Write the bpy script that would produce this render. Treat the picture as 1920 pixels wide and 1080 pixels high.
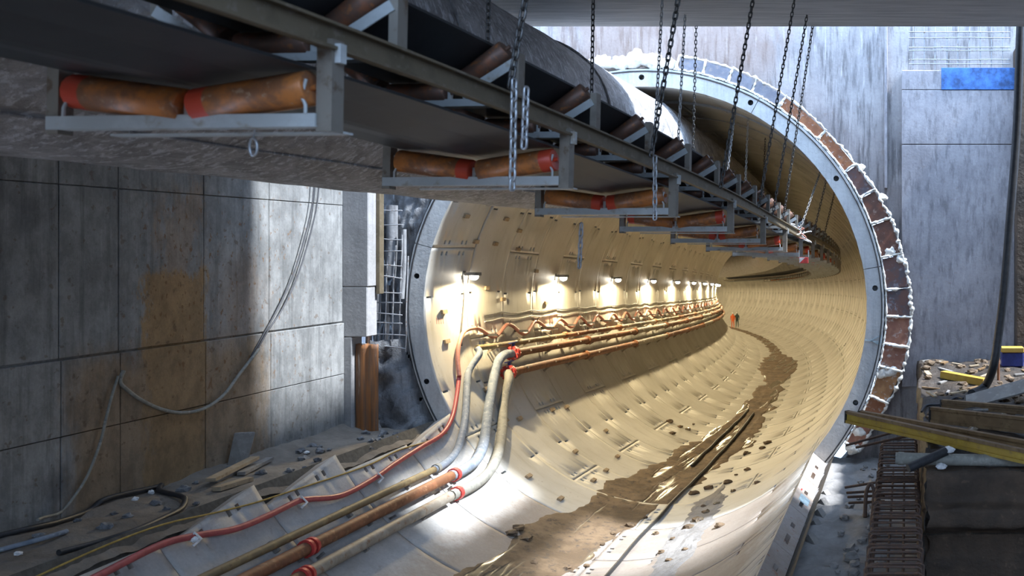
import bpy, bmesh, math, random
from mathutils import Matrix, Vector, noise
random.seed(7)
R = math.radians
for o in list(bpy.data.objects): bpy.data.objects.remove(o)
S = bpy.context.scene
COL = S.collection

# ------------------------------------------------------------------ camera
FPX, PX, PY = 1701.0, 1700.0, 464.0          # focal length and principal point in photo pixels
CAM = Vector((5.19, -18.0, 1.2))              # origin = centre of the tunnel mouth, +Y into the tunnel
cd = bpy.data.cameras.new('camera'); cam = bpy.data.objects.new('camera', cd); COL.objects.link(cam)
cam.location = CAM; cam.rotation_euler = (R(90), 0, 0)
cd.sensor_width = 36; cd.lens = FPX * 36 / 1920
cd.shift_x = (960 - PX) / 1920; cd.shift_y = (PY - 540) / 1920
cd.clip_end = 400; cd.clip_start = 0.05
cd.dof.use_dof = True; cd.dof.focus_distance = 19.0; cd.dof.aperture_fstop = 2.6
S.camera = cam
# ------------------------------------------------------------------ light
W = bpy.data.worlds.new('sky'); S.world = W; W.use_nodes = True
bg = W.node_tree.nodes['Background']; bg.inputs['Color'].default_value = (0.46, 0.66, 1.0, 1); bg.inputs['Strength'].default_value = 6.5
sd = bpy.data.lights.new('sun_offscreen', 'SUN'); sun = bpy.data.objects.new('sun_offscreen', sd); COL.objects.link(sun)
sd.energy = 13.0; sd.angle = R(5); sd.color = (0.86, 0.92, 1.0)
sun.rotation_euler = Vector((-0.60, 0.035, -0.80)).to_track_quat('-Z', 'Y').to_euler()
pd = bpy.data.lights.new('sky_gap_offscreen', 'AREA'); portal = bpy.data.objects.new('sky_gap_offscreen', pd); COL.objects.link(portal)
pd.shape = 'RECTANGLE'; pd.size = 19.0; pd.size_y = 3.7; pd.cycles.is_portal = True
portal.location = (3.8, -1.35, 5.75)
pd2 = bpy.data.lights.new('sky_behind_offscreen', 'AREA'); portal2 = bpy.data.objects.new('sky_behind_offscreen', pd2); COL.objects.link(portal2)
pd2.shape = 'RECTANGLE'; pd2.size = 19.0; pd2.size_y = 9.0; pd2.cycles.is_portal = True; portal2.location = (3.5, -21.5, 5.75)
LAMP_W, LAMP_COL = 660.0, (1.0, 0.80, 0.46)
S.view_settings.view_transform = 'Standard'; S.view_settings.look = 'None'
S.view_settings.exposure = 0.0; S.view_settings.gamma = 1.0; S.view_settings.use_curve_mapping = False

# ------------------------------------------------------------------ helpers
def px(x, y, Z):                 # photo pixel at depth Z (metres in front of the camera)
    return Vector((CAM.x + (x - PX) * Z / FPX, CAM.y + Z, CAM.z - (y - PY) * Z / FPX))
def on_z(x, y, z):               # photo pixel on a horizontal plane
    return px(x, y, (CAM.z - z) * FPX / (y - PY))
def on_x(x, y, X):
    return px(x, y, (CAM.x - X) * FPX / (PX - x))
RC, GR = 270.0, 0.045
def drop(s): return GR * (math.sqrt(s * s + 4) - 2) if s > 0 else 0.0
def axis(s):
    if s <= 0: return Vector((0, s, 0))
    f = s / RC
    return Vector((-RC * (1 - math.cos(f)), RC * math.sin(f), -drop(s)))
def frame(s):                    # matrix: local x across, y along, z up
    f = max(s, 0) / RC
    g = (drop(s + .05) - drop(s - .05)) / .1
    return Matrix.Translation(axis(s)) @ Matrix.Rotation(f, 4, 'Z') @ Matrix.Rotation(-math.atan(g), 4, 'X')
def rframe(s):                   # frame that follows the straight rings of the lining
    if s <= 0: return frame(s)
    k = math.floor(s / 1.8) * 1.8
    return frame(k) @ Matrix.Translation((0, s - k, 0))
def tun(s, r, th):               # point on lining, th degrees from +X towards +Z
    return rframe(s) @ Vector((r * math.cos(R(th)), 0, r * math.sin(R(th))))
def loc_tun(p):
    if p.y <= 0: return p.y, p.x, p.z
    s = RC * math.atan2(p.y, RC + p.x)
    return s, math.hypot(p.x + RC, p.y) - RC, p.z + drop(s)
def hit(x, y, r=4.4, z0=8.0):    # photo pixel on the lining (radius r) -> s, theta, point
    Z = z0; last = None
    while Z < 170:
        p = px(x, y, Z); s, a, b = loc_tun(p); d = math.hypot(a, b) - r
        if last is not None and last < 0 <= d:
            for k in range(12):
                Z2 = Z - .05 * (k + 1) / 12
                p2 = px(x, y, Z2); s2, a2, b2 = loc_tun(p2)
                if math.hypot(a2, b2) < r: break
                p, s, a, b = p2, s2, a2, b2
            return s, math.degrees(math.atan2(b, a)), p
        last = d; Z += .05
    return None
def world(o):
    return world(o.parent) @ o.matrix_parent_inverse @ o.matrix_basis if o.parent else o.matrix_basis.copy()
def adopt(c, p):
    if p is not None:
        c.parent = p; c.matrix_parent_inverse = world(p).inverted()
    return c
def inst(name, me, parent=None, m=None):
    o = bpy.data.objects.new(name, me); COL.objects.link(o)
    if m is not None: o.matrix_basis = m
    return adopt(o, parent)
def tag(o, label=None, cat=None, group=None, kind=None):
    if label: o['label'] = label
    if cat: o['category'] = cat
    if group: o['group'] = group
    if kind: o['kind'] = kind
    return o
def empty(name, loc, label=None, cat=None, group=None):
    o = bpy.data.objects.new(name, None); COL.objects.link(o); o.location = loc; o.empty_display_size = .2
    return tag(o, label, cat, group)
def perp(d):
    d = d.normalized(); u = Vector((0, 0, 1)) if abs(d.z) < .95 else Vector((1, 0, 0))
    a = d.cross(u).normalized(); return a, a.cross(d).normalized()
class MB:
    def __init__(s): s.v = []; s.f = []; s.mi = []; s.sm = []
    def add(s, vs, fs, mi=0, smooth=False):
        n = len(s.v); s.v += [tuple(v) for v in vs]
        for f in fs: s.f.append([i + n for i in f]); s.mi.append(mi); s.sm.append(smooth)
    def box(s, lo, hi, mi=0, m=None):
        vs = [Vector((x, y, z)) for z in (lo[2], hi[2]) for y in (lo[1], hi[1]) for x in (lo[0], hi[0])]
        if m is not None: vs = [m @ v for v in vs]
        s.add(vs, [(0, 2, 3, 1), (4, 5, 7, 6), (0, 1, 5, 4), (2, 6, 7, 3), (0, 4, 6, 2), (1, 3, 7, 5)], mi)
    def bar(s, p, q, w, h, up=None, mi=0):       # rectangular bar
        p, q = Vector(p), Vector(q); d = (q - p).normalized()
        if up is None: a, b = perp(d)
        else:
            a = d.cross(Vector(up)).normalized(); b = a.cross(d).normalized()
        vs = [c + a * (w / 2 * i) + b * (h / 2 * j) for c in (p, q) for i, j in ((-1, -1), (1, -1), (1, 1), (-1, 1))]
        s.add(vs, [(3, 2, 1, 0), (4, 5, 6, 7), (0, 1, 5, 4), (1, 2, 6, 5), (2, 3, 7, 6), (3, 0, 4, 7)], mi)
    def tube(s, pts, r, n=8, cap=True, mi=0, closed=False):
        pts = [Vector(p) for p in pts]; N = len(pts)
        rr = r if isinstance(r, (list, tuple)) else [r] * N
        t = [(pts[min(i + 1, N - 1)] - pts[max(i - 1, 0)]).normalized() for i in range(N)]
        if closed: t = [(pts[(i + 1) % N] - pts[i - 1]).normalized() for i in range(N)]
        a, b = perp(t[0]); vs = []
        for i in range(N):
            a = (a - t[i] * a.dot(t[i])).normalized(); b = t[i].cross(a)
            vs += [pts[i] + (a * math.cos(2 * math.pi * k / n) + b * math.sin(2 * math.pi * k / n)) * rr[i] for k in range(n)]
        fs = []
        for i in range(N if closed else N - 1):
            j = (i + 1) % N
            fs += [(i * n + k, i * n + (k + 1) % n, j * n + (k + 1) % n, j * n + k) for k in range(n)]
        s.add(vs, fs, mi, True)
        if cap and not closed:
            s.add(vs[:n], [tuple(range(n - 1, -1, -1))], mi); s.add(vs[-n:], [tuple(range(n))], mi)
    def mesh(s, name, mats):
        me = bpy.data.meshes.new(name); me.from_pydata(s.v, [], s.f); me.update()
        for m in (mats if isinstance(mats, (list, tuple)) else [mats]): me.materials.append(m)
        me.polygons.foreach_set('material_index', s.mi); me.polygons.foreach_set('use_smooth', s.sm)
        return me
    def build(s, name, mats, parent=None, m=None):
        return inst(name, s.mesh(name, mats), parent, m)
def rbox(name, lo, hi, mat, parent=None, bev=.012, m=None, jag=0.0):
    bm = bmesh.new(); c = [(a + b) / 2 for a, b in zip(lo, hi)]
    bmesh.ops.create_cube(bm, size=1)
    for v in bm.verts: v.co = Vector([c[i] + v.co[i] * (hi[i] - lo[i]) + (random.uniform(-jag, jag) if jag else 0) for i in range(3)])
    if bev: bmesh.ops.bevel(bm, geom=list(bm.edges), offset=min(bev, min(hi[i] - lo[i] for i in range(3)) * .4), segments=1, affect='EDGES')
    me = bpy.data.meshes.new(name); bm.to_mesh(me); bm.free(); me.materials.append(mat)
    return inst(name, me, parent, m)
def smooth_path(pts, n=8):
    pts = [Vector(p) for p in pts]; out = []
    for i in range(len(pts) - 1):
        p0, p1, p2, p3 = pts[max(i - 1, 0)], pts[i], pts[i + 1], pts[min(i + 2, len(pts) - 1)]
        for k in range(n):
            t = k / n
            out.append(.5 * ((2 * p1) + (p2 - p0) * t + (2 * p0 - 5 * p1 + 4 * p2 - p3) * t * t + (3 * p1 - p0 - 3 * p2 + p3) * t ** 3))
    return out + [pts[-1]]
def nz(p, sc=1.0, seed=0.0): return noise.noise(Vector((p[0] * sc + seed, p[1] * sc + seed * 1.7, p[2] * sc - seed)))

# ------------------------------------------------------------------ materials
class NT:
    def __init__(s, name):
        s.m = bpy.data.materials.new(name); s.m.use_nodes = True; s.t = s.m.node_tree
        s.b = s.t.nodes['Principled BSDF']; s.pos = None
    def n(s, typ, **kw):
        x = s.t.nodes.new(typ)
        for k, v in kw.items(): setattr(x, k, v)
        return x
    def set(s, sock, v):
        if isinstance(v, bpy.types.NodeSocket): s.t.links.new(v, sock)
        else:
            if isinstance(v, (tuple, list)) and len(v) == 3 and sock.type == 'RGBA': v = (*v, 1)
            sock.default_value = v
    def P(s):
        if s.pos is None: s.pos = s.n('ShaderNodeNewGeometry').outputs['Position']
        return s.pos
    def O(s): return s.n('ShaderNodeTexCoord').outputs['Object']
    def scale(s, v, sc):
        x = s.n('ShaderNodeMapping'); s.set(x.inputs['Vector'], v); x.inputs['Scale'].default_value = sc; return x.outputs[0]
    def noise(s, v, sc, det=4, rough=.6, dist=0):
        x = s.n('ShaderNodeTexNoise'); s.set(x.inputs['Vector'], v); x.inputs['Scale'].default_value = sc
        x.inputs['Detail'].default_value = det; x.inputs['Roughness'].default_value = rough; x.inputs['Distortion'].default_value = dist
        return x.outputs['Fac']
    def math(s, op, a, b=0.0, c=None, clamp=False):
        x = s.n('ShaderNodeMath', operation=op, use_clamp=clamp); s.set(x.inputs[0], a); s.set(x.inputs[1], b)
        if c is not None: s.set(x.inputs[2], c)
        return x.outputs[0]
    def ss(s, v, a, b, lo=0.0, hi=1.0):
        x = s.n('ShaderNodeMapRange', interpolation_type='SMOOTHSTEP'); s.set(x.inputs[0], v)
        for i, k in ((1, a), (2, b), (3, lo), (4, hi)): x.inputs[i].default_value = k
        return x.outputs[0]
    def mix(s, f, a, b, bt='MIX'):
        x = s.n('ShaderNodeMix', data_type='RGBA', blend_type=bt); s.set(x.inputs[0], f); s.set(x.inputs[6], a); s.set(x.inputs[7], b)
        return x.outputs[2]
    def xyz(s, v):
        x = s.n('ShaderNodeSeparateXYZ'); s.set(x.inputs[0], v); return x.outputs
    def bump(s, h, st=.3, d=.02):
        x = s.n('ShaderNodeBump'); s.set(x.inputs['Height'], h); x.inputs['Strength'].default_value = st; x.inputs['Distance'].default_value = d
        s.t.links.new(x.outputs[0], s.b.inputs['Normal'])
    def out(s, col, rough=.8, metal=0.0):
        s.set(s.b.inputs['Base Color'], col); s.set(s.b.inputs['Roughness'], rough); s.set(s.b.inputs['Metallic'], metal); return s.m
def boxmask(t, lo, hi, soft, wob=.3, wsc=1.5):
    P = t.P(); w = t.math('MULTIPLY', t.math('SUBTRACT', t.noise(t.scale(P, (2.2, 2.2, .7)), wsc, 8, .75), .5), wob * 2.6)
    c = t.xyz(P); out = None
    for i in range(3):
        if lo[i] is None and hi[i] is None: continue
        v = t.math('ADD', c[i], w)
        for k, d in ((lo[i], 1), (hi[i], -1)):
            if k is None: continue
            f = t.ss(v, k - soft, k + soft, 0.0 if d > 0 else 1.0, 1.0 if d > 0 else 0.0)
            out = f if out is None else t.math('MULTIPLY', out, f)
    return out
def concrete(name, c1, c2, sc=1.2, rough=.8, streak=0.0, masks=(), bump=.25, fine=22, spots=0.0, local=False, spot_col=(.2, .13, .08), fleck=.45, mottle=0.0, splat=None):
    t = NT(name); P = t.O() if local else t.P()
    col = t.mix(t.ss(t.noise(P, sc, 6, .65), .3, .7), c1, c2)
    if streak:
        f = t.noise(t.scale(P, (7, 7, fleck)), 1.3, 6, .65)
        col = t.mix(t.math('MULTIPLY', t.ss(f, .46, .68), streak), col, tuple(k * .45 for k in c2))
        f = t.noise(t.scale(P, (9, 9, fleck * .9)), 1.7, 6, .65)
        col = t.mix(t.math('MULTIPLY', t.ss(f, .55, .75), streak * .8), col, tuple(min(1, k * 1.45) for k in c1))
    for lo, hi, soft, mc, st, wob in masks:
        col = t.mix(t.math('MULTIPLY', boxmask(t, lo, hi, soft, wob), st), col, mc)
    if spots:
        f = t.noise(P, 9, 3, .5)
        col = t.mix(t.math('MULTIPLY', t.ss(f, .64, .7), spots), col, spot_col)
    if mottle:
        col = t.mix(mottle, col, t.mix(t.ss(t.noise(t.scale(P, (1, 1, .6)), 3.1, 8, .75), .36, .64), (.02, .02, .02), (.9, .9, .9)), 'OVERLAY')
    if splat:
        f = t.ss(t.noise(t.scale(P, (1, 1, .55)), 13, 4, .6), .60, .66)
        col = t.mix(t.math('MULTIPLY', t.math('MULTIPLY', f, boxmask(t, splat[0], splat[1], .5, .5)), .8), col, (.17, .085, .03))
    fn = t.noise(P, fine, 5, .7)
    col = t.mix(.22, col, t.mix(fn, (0, 0, 0), (1, 1, 1)), 'OVERLAY')
    t.bump(t.math('ADD', fn, t.math('MULTIPLY', t.noise(P, sc * 4, 3), 1.5)), bump, .02)
    return t.out(col, rough)
def rust(name, c1, c2, c3, sc=6, rough=.65, metal=.15, local=True):
    t = NT(name); P = t.O() if local else t.P(); f = t.noise(P, sc, 6, .65)
    col = t.mix(t.ss(f, .35, .55), c1, c2); col = t.mix(t.ss(t.noise(P, sc * 2.3, 4), .55, .7), col, c3)
    t.bump(f, .25, .01); return t.out(col, rough, metal)
def plain(name, c, rough=.6, metal=0.0, var=.25, sc=12, bump=.1, emit=0):
    t = NT(name); f = t.noise(t.P(), sc, 5, .65)
    col = t.mix(t.ss(f, .3, .7), tuple(k * (1 - var) for k in c), tuple(min(1, k * (1 + var)) for k in c))
    if bump: t.bump(f, bump, .01)
    if emit:
        t.set(t.b.inputs['Emission Color'], c); t.b.inputs['Emission Strength'].default_value = emit
    return t.out(col, rough, metal)
M = {}
OCH = (.30, .19, .085)
M['wall_left'] = concrete('left_wall_concrete', (.27, .27, .26), (.18, .182, .176), .8, .85, .5, masks=[
    ((None, -5.25, -2.3), (None, -4.15, .85), .07, OCH, .95, .42),
    ((None, -6.4, -2.6), (None, -2.9, -.25), .3, (.25, .165, .085), .75, .5),
    ((None, -3.9, -.2), (None, -3.0, 1.0), .45, (.27, .15, .06), .35, .8),
    ((None, -4.9, .4), (None, -4.3, 2.1), .2, (.28, .17, .08), .4, .9)], spots=.5, spot_col=(.10, .055, .025), mottle=.24, splat=((None, -5.4, -1.2), (None, -2.0, 1.9)))
M['pilaster'] = concrete('pilaster_concrete', (.36, .35, .345), (.27, .265, .26), 1.5, .85, .2)
M['face'] = concrete('face_wall_concrete', (.43, .40, .385), (.29, .27, .265), 1.0, .85, .85, masks=[
    ((-2.0, None, 4.4), (2.6, None, 8), .7, (.34, .19, .11), .42, 1.1)], spots=.2, fleck=.8)
M['face_right'] = concrete('right_block_concrete', (.40, .375, .38), (.28, .262, .27), 1.2, .85, .55, spots=.2, fleck=1.7)
M['slab'] = None
t = NT('board_marked_slab'); P = t.P()
f = t.noise(t.scale(P, (.6, 14, 1)), 1.5, 5, .65)
col = t.mix(t.ss(f, .4, .62), (.56, .56, .56), (.40, .405, .41)); t.bump(f, .4, .02); M['slab'] = t.out(col, .8)
M['lining'] = None
t = NT('precast_lining'); P = t.P()
c = t.mix(t.ss(t.noise(P, .6, 5, .6), .3, .7), (.60, .575, .52), (.49, .465, .41))
f = t.noise(t.scale(P, (1, 5, 1)), 1.1, 4, .6); c = t.mix(t.math('MULTIPLY', t.ss(f, .5, .75), .35), c, (.34, .30, .22))
f = t.noise(P, 14, 3, .6); c = t.mix(t.math('MULTIPLY', t.ss(f, .66, .72), .5), c, (.26, .2, .13))
t.bump(t.noise(P, 25, 4), .1, .008); M['lining'] = t.out(c, .55)
M['lining_edge'] = concrete('lining_joint_face', (.60, .60, .58), (.48, .48, .47), 2, .8, 0.25)
M['near_lining'] = concrete('cradle_lining', (.50, .48, .45), (.37, .35, .32), 1.1, .75, 0.0, masks=[((-2.4, None, -6), (3.0, None, -3.2), .35, (.26, .18, .12), .55, .5)], spots=.2)
M['near_edge'] = concrete('cradle_joint_face', (.50, .47, .44), (.40, .34, .28), 2.5, .8, 0, masks=[((2, None, None), (None, None, None), .1, (.42, .24, .14), .25, .6)], spots=.55, spot_col=(.38, .12, .04))
M['pocket'] = plain('dark_pocket', (.05, .045, .04), .9)
M['grout'] = plain('grout_shell', (.10, .09, .075), .95)
M['duct'] = None
t = NT('duct_fabric'); P = t.P(); f = t.noise(t.scale(P, (2.2, 1.1, 1.3)), 2.4, 6, .7, .6)
c = t.mix(t.ss(f, .35, .65), (.44, .42, .41), (.22, .205, .195)); c = t.mix(t.math('MULTIPLY', t.ss(t.noise(t.scale(P, (8, 8, 2.2)), 1.9, 6, .7), .52, .6), .85), c, (.66, .66, .67))
t.bump(t.math('ADD', f, t.noise(t.scale(P, (3, 2, 2)), 3.5, 5, .7, 1.0)), .8, .05); M['duct'] = t.out(c, .5)
M['belt'] = plain('rubber_belt', (.02, .02, .021), .5, 0, .3, 3, .05)
M['rail'] = rust('rail_steel', (.15, .12, .075), (.19, .15, .095), (.24, .20, .15), 5, .55, .4, False)
M['galv'] = rust('galvanised_bar', (.56, .58, .57), (.47, .49, .48), (.38, .34, .28), 4, .5, .15, False)
M['post'] = rust('post_steel', (.22, .19, .155), (.27, .24, .20), (.17, .12, .08), 5, .55, .4, False)
t = NT('return_roller_rust'); P = t.O(); f = t.noise(P, 7, 6, .65)
c = t.mix(t.ss(f, .4, .62), (.56, .19, .045), (.26, .11, .05)); c = t.mix(t.ss(t.noise(P, 17, 4), .6, .72), c, (.5, .32, .2))
x = t.xyz(P)[0]; c = t.mix(t.ss(x, .19, .2), c, (.62, .07, .03)); t.bump(f, .2, .01); M['roller'] = t.out(c, .38, .1)
M['roller2'] = rust('carry_roller_rust', (.26, .10, .05), (.15, .085, .06), (.36, .14, .05), 8, .45, .3)
M['chain'] = rust('chain_steel', (.16, .155, .15), (.11, .105, .10), (.25, .22, .18), 20, .4, .7, False)
M['chain_bright'] = plain('chain_zinc', (.50, .51, .52), .35, .7, .2, 20, 0)
M['pipe_rust'] = rust('pipe_rust', (.25, .10, .045), (.18, .075, .035), (.33, .17, .085), 5, .6, .15, False)
M['pipe_grey'] = rust('pipe_grey', (.36, .32, .26), (.27, .23, .18), (.24, .14, .08), 4, .6, .15, False)
M['pipe_olive'] = rust('pipe_olive', (.28, .21, .10), (.20, .15, .08), (.16, .10, .05), 4, .6, .15, False)
M['hose_blue'] = rust('dusty_hose', (.16, .19, .23), (.24, .27, .31), (.40, .42, .44), 7, .7, 0, False)
M['hose_grey'] = rust('dirty_grey_hose', (.20, .195, .17), (.28, .265, .22), (.36, .34, .29), 7, .7, 0, False)
M['hose_red'] = plain('red_hose', (.42, .075, .075), .45, 0, .15)
M['hose_pink'] = plain('faded_red_hose', (.50, .21, .155), .5, 0, .15)
M['flange'] = plain('red_flange', (.58, .06, .05), .45, .1, .25)
M['blue_paint'] = plain('blue_valve', (.02, .03, .16), .4)
M['rubber'] = plain('black_hose', (.03, .03, .032), .5, 0, .3)
M['cord_y'] = plain('yellow_cord', (.40, .27, .06), .7)
M['cord_k'] = plain('black_cord', (.06, .06, .065), .6)
M['cord_w'] = plain('pale_cable', (.50, .48, .44), .6)
M['foam'] = plain('expanding_foam', (.78, .74, .66), .9, 0, .15, 20, .6)
M['soil'] = concrete('soil', (.105, .068, .042), (.05, .035, .024), 1.6, .8, 0, bump=.9, fine=9, spots=.3)
M['ledge'] = concrete('ledge_dirt', (.24, .21, .175), (.15, .125, .10), 1.4, .9, 0, bump=.8, fine=10)
M['trench'] = concrete('trench_floor', (.34, .32, .30), (.22, .205, .19), 1.7, .85, 0, bump=.8, fine=9)
M['wood'] = rust('timber', (.42, .33, .22), (.36, .27, .17), (.26, .19, .12), 5, .75, 0, False)
M['wood_grey'] = rust('grey_timber', (.30, .28, .25), (.24, .22, .20), (.36, .33, .29), 5, .8, 0, False)
M['wood_y'] = rust('yellow_formwork', (.50, .33, .05), (.42, .26, .04), (.33, .20, .05), 4, .55, 0, False)
M['wood_b'] = rust('brown_formwork', (.27, .17, .08), (.20, .12, .055), (.13, .075, .03), 4, .6, 0, False)
M['packer'] = rust('wood_packer', (.30, .20, .11), (.40, .31, .20), (.22, .13, .07), 14, .8, 0, False)
M['rebar'] = rust('rebar_rust', (.14, .075, .045), (.10, .065, .05), (.22, .11, .055), 14, .75, .2, False)
M['pipe_conc'] = concrete('dusty_pipe', (.30, .305, .31), (.18, .18, .185), 3, .8, .6)
M['rebar_grey'] = rust('rebar_grey', (.42, .43, .44), (.34, .34, .35), (.25, .18, .13), 9, .6, .3, False)
M['plate_rust'] = None
t = NT('rusty_sheet'); P = t.P(); f = t.noise(t.scale(P, (9, 9, .6)), 1.5, 5, .6)
c = t.mix(t.ss(f, .35, .6), (.34, .13, .035), (.17, .085, .045)); c = t.mix(t.ss(f, .62, .7), c, (.42, .36, .30)); M['plate_rust'] = t.out(c, .6)
M['dark_rock'] = concrete('dark_wet_rock', (.24, .245, .25), (.13, .13, .135), 2.2, .75, .6, bump=.7)
M['blue'] = plain('blue_paint_panel', (.045, .14, .38), .6, 0, .6, 4)
M['white'] = plain('white_scrap', (.75, .74, .72), .8)
M['black'] = plain('black_sign', (.012, .012, .012), .6, bump=0)
M['green'] = plain('green_mark', (.03, .14, .06), .6, bump=0)
M['yellow'] = plain('yellow_mark', (.62, .55, .06), .6, bump=0)
M['lightblue'] = plain('faint_blue_mark', (.42, .55, .60), .9, bump=0)
M['red_print'] = plain('red_print', (.55, .22, .18), .9, bump=0)
M['hivis'] = plain('orange_workwear', (.75, .14, .03), .8); M['dark_cloth'] = plain('dark_workwear', (.04, .07, .06), .8)
M['skin'] = plain('skin', (.45, .27, .19), .6)
M['housing'] = plain('lamp_housing', (.16, .16, .16), .5, .3)
t = NT('lamp_glass'); t.set(t.b.inputs['Emission Color'], (1, .93, .78)); t.b.inputs['Emission Strength'].default_value = 60; M['bulb'] = t.out((1, 1, 1), .3)
def mud_mat():
    t = NT('wet_mud'); P = t.P(); f = t.noise(P, 1.3, 6, .65); g = t.noise(P, 6, 6, .7)
    c = t.mix(t.ss(f, .38, .6), (.105, .066, .034), (.19, .125, .07)); c = t.mix(t.ss(g, .5, .66), c, (.07, .05, .034))
    wet = t.ss(t.noise(t.scale(P, (2.6, .22, 1)), 1.1, 3, .5), .54, .6)
    c = t.mix(t.math('MULTIPLY', wet, .6), c, (.22, .185, .13))
    t.bump(t.math('MULTIPLY', t.math('ADD', f, g), t.math('SUBTRACT', 1.15, wet)), .7, .03)
    return t.out(c, t.ss(wet, 0, 1, .8, .22))
M['mud'] = mud_mat()

# ------------------------------------------------------------------ setting: tunnel lining
WID, RI, RO = 1.8, 4.40, 4.75
NSEG = 7; ARC = 360 / NSEG
def seg_mesh(name, arc, width, slantL=0.0, slantR=0.0, mats=None, pockets=True, slots=False):
    """one precast segment, local: angles 0..arc from +X, y 0..width; pockets recessed into the inner face"""
    mats = mats or [M['lining'], M['lining_edge']]
    g = .012 / RI * 57.3 * .5
    th = [g]; ya = [.007]
    a = 0
    pk = []
    base = [g, 1.0, 2.1, arc * .25, arc * .25 + .55, arc * .5 - .3, arc * .5 + .3, arc * .75 - .55, arc * .75, arc - 2.1, arc - 1.0, arc - g]
    n = []
    for i in range(len(base) - 1):
        k = max(1, int((base[i + 1] - base[i]) / 4.0))
        n += [base[i] + (base[i + 1] - base[i]) * j / k for j in range(k)]
    th = n + [base[-1]]
    ys = [.007, .10, .30, .42, .49, .60, .67, width - .67, width - .60, width - .49, width - .42, width - .30, width - .10, width - .007]
    pset = set()
    if pockets:
        def idx(L, v): return min(range(len(L)), key=lambda i: abs(L[i] - v))
        for t0 in (1.0, arc - 2.1):
            for y0 in (.42, .60, width - .67, width - .49): pset.add((idx(th, t0), idx(ys, y0)))
        for t0 in (arc * .25, arc * .75 - .55):
            for y0 in (.10, width - .30): pset.add((idx(th, t0), idx(ys, y0)))
    bm = bmesh.new(); nt_, ny = len(th), len(ys)
    def pt(r, t, y):
        f = y / width
        k = t / arc
        tt = t + (1 - k) * slantL * f + k * slantR * f
        return (r * math.cos(R(tt)), y, r * math.sin(R(tt)))
    vi = [[bm.verts.new(pt(RI, t, y)) for y in ys] for t in th]
    vo = [[bm.verts.new(pt(RO, t, y)) for y in (ys[0], ys[-1])] for t in th]
    for i in range(nt_ - 1):
        for j in range(ny - 1):
            q = (vi[i][j], vi[i + 1][j], vi[i + 1][j + 1], vi[i][j + 1])
            if (i, j) in pset:
                c = [bm.verts.new(pt(RI + .14, *[(th[i + a], ys[j + b]) for a, b in ((0, 0), (1, 0), (1, 1), (0, 1))][k])) for k in range(4)]
                f = bm.faces.new(c); f.material_index = 1
                for k in range(4):
                    f = bm.faces.new((q[k], q[(k + 1) % 4], c[(k + 1) % 4], c[k])); f.material_index = 1
            else:
                f = bm.faces.new(q); f.smooth = True
        f = bm.faces.new((vo[i][0], vo[i + 1][0], vi[i + 1][0], vi[i][0])); f.material_index = 1
        f = bm.faces.new((vi[i][-1], vi[i + 1][-1], vo[i + 1][1], vo[i][1])); f.material_index = 1
        f = bm.faces.new((vo[i][1], vo[i + 1][1], vo[i + 1][0], vo[i][0])); f.material_index = 1
    for i, fl in ((0, 1), (nt_ - 1, 0)):
        if slots and fl == 0:                  # joint face with two recessed slots
            rl = [RI, 4.545, 4.62, RO]; yl = [ys[0], .25, .62, .98, 1.16, ys[-1]]
            gv = [[bm.verts.new(pt(r, th[i], y)) for y in yl] for r in rl]
            for a in range(3):
                for b in range(5):
                    q = (gv[a][b], gv[a + 1][b], gv[a + 1][b + 1], gv[a][b + 1])
                    if a == 1 and b in (1, 3):
                        c = [bm.verts.new(pt(r, th[i] - 1.2, y)) for r, y in ((rl[a], yl[b]), (rl[a + 1], yl[b]), (rl[a + 1], yl[b + 1]), (rl[a], yl[b + 1]))]
                        bm.faces.new(c).material_index = 1
                        for k in range(4): bm.faces.new((q[k], q[(k + 1) % 4], c[(k + 1) % 4], c[k])).material_index = 1
                    else: bm.faces.new(q).material_index = 1
            continue
        l = [vi[i][j] for j in range(ny)] + [vo[i][1], vo[i][0]]
        f = bm.faces.new(l if fl else l[::-1]); f.material_index = 1
    bmesh.ops.recalc_face_normals(bm, faces=list(bm.faces))
    # triangulated ring ends split at joint faces need no shared smoothing
    me = bpy.data.meshes.new(name); bm.to_mesh(me); bm.free()
    for m in mats: me.materials.append(m)
    return me
SEND = 142.0
mb = MB()          # grout shell behind the segments: the outer skin of the tunnel
ss_ = [0.02] + [1.8 * i for i in range(1, int(SEND / 1.8) + 1)]
K = 56; vs = []; fs = []
for s in ss_:
    f = frame(s); vs += [f @ Vector((4.77 * math.cos(2 * math.pi * k / K), 0, 4.77 * math.sin(2 * math.pi * k / K))) for k in range(K)]
for i in range(len(ss_) - 1):
    fs += [(i * K + k, (i + 1) * K + k, (i + 1) * K + (k + 1) % K, i * K + (k + 1) % K) for k in range(K)]
fs.append([(len(ss_) - 1) * K + k for k in range(K)])
mb.add(vs, fs, 0, True)
tunnel = mb.build('wall_tunnel', M['grout'])
tag(tunnel, 'round bored tunnel lined with pale precast concrete segments', kind='structure')
seg = seg_mesh('lining_segment', ARC, WID)
NEARR = 24
def ring_rot(i): return (10.0, 35.7)[i % 2] + (0, 0)[i % 2]
for i in range(NEARR):
    for k in range(NSEG):
        inst('lining_segment', seg, tunnel, frame(i * WID) @ Matrix.Rotation(-R(ring_rot(i) + k * ARC), 4, 'Y'))
mb = MB()
for k in range(NSEG):
    m = Matrix.Rotation(-R(k * ARC), 4, 'Y'); n0 = len(mb.v)
    mb.v += [tuple(m @ v.co) for v in seg.vertices]
    for p in seg.polygons:
        mb.f.append([n0 + i for i in p.vertices]); mb.mi.append(p.material_index); mb.sm.append(p.use_smooth)
ringm = mb.mesh('lining_ring', [M['lining'], M['lining_edge']])
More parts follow.
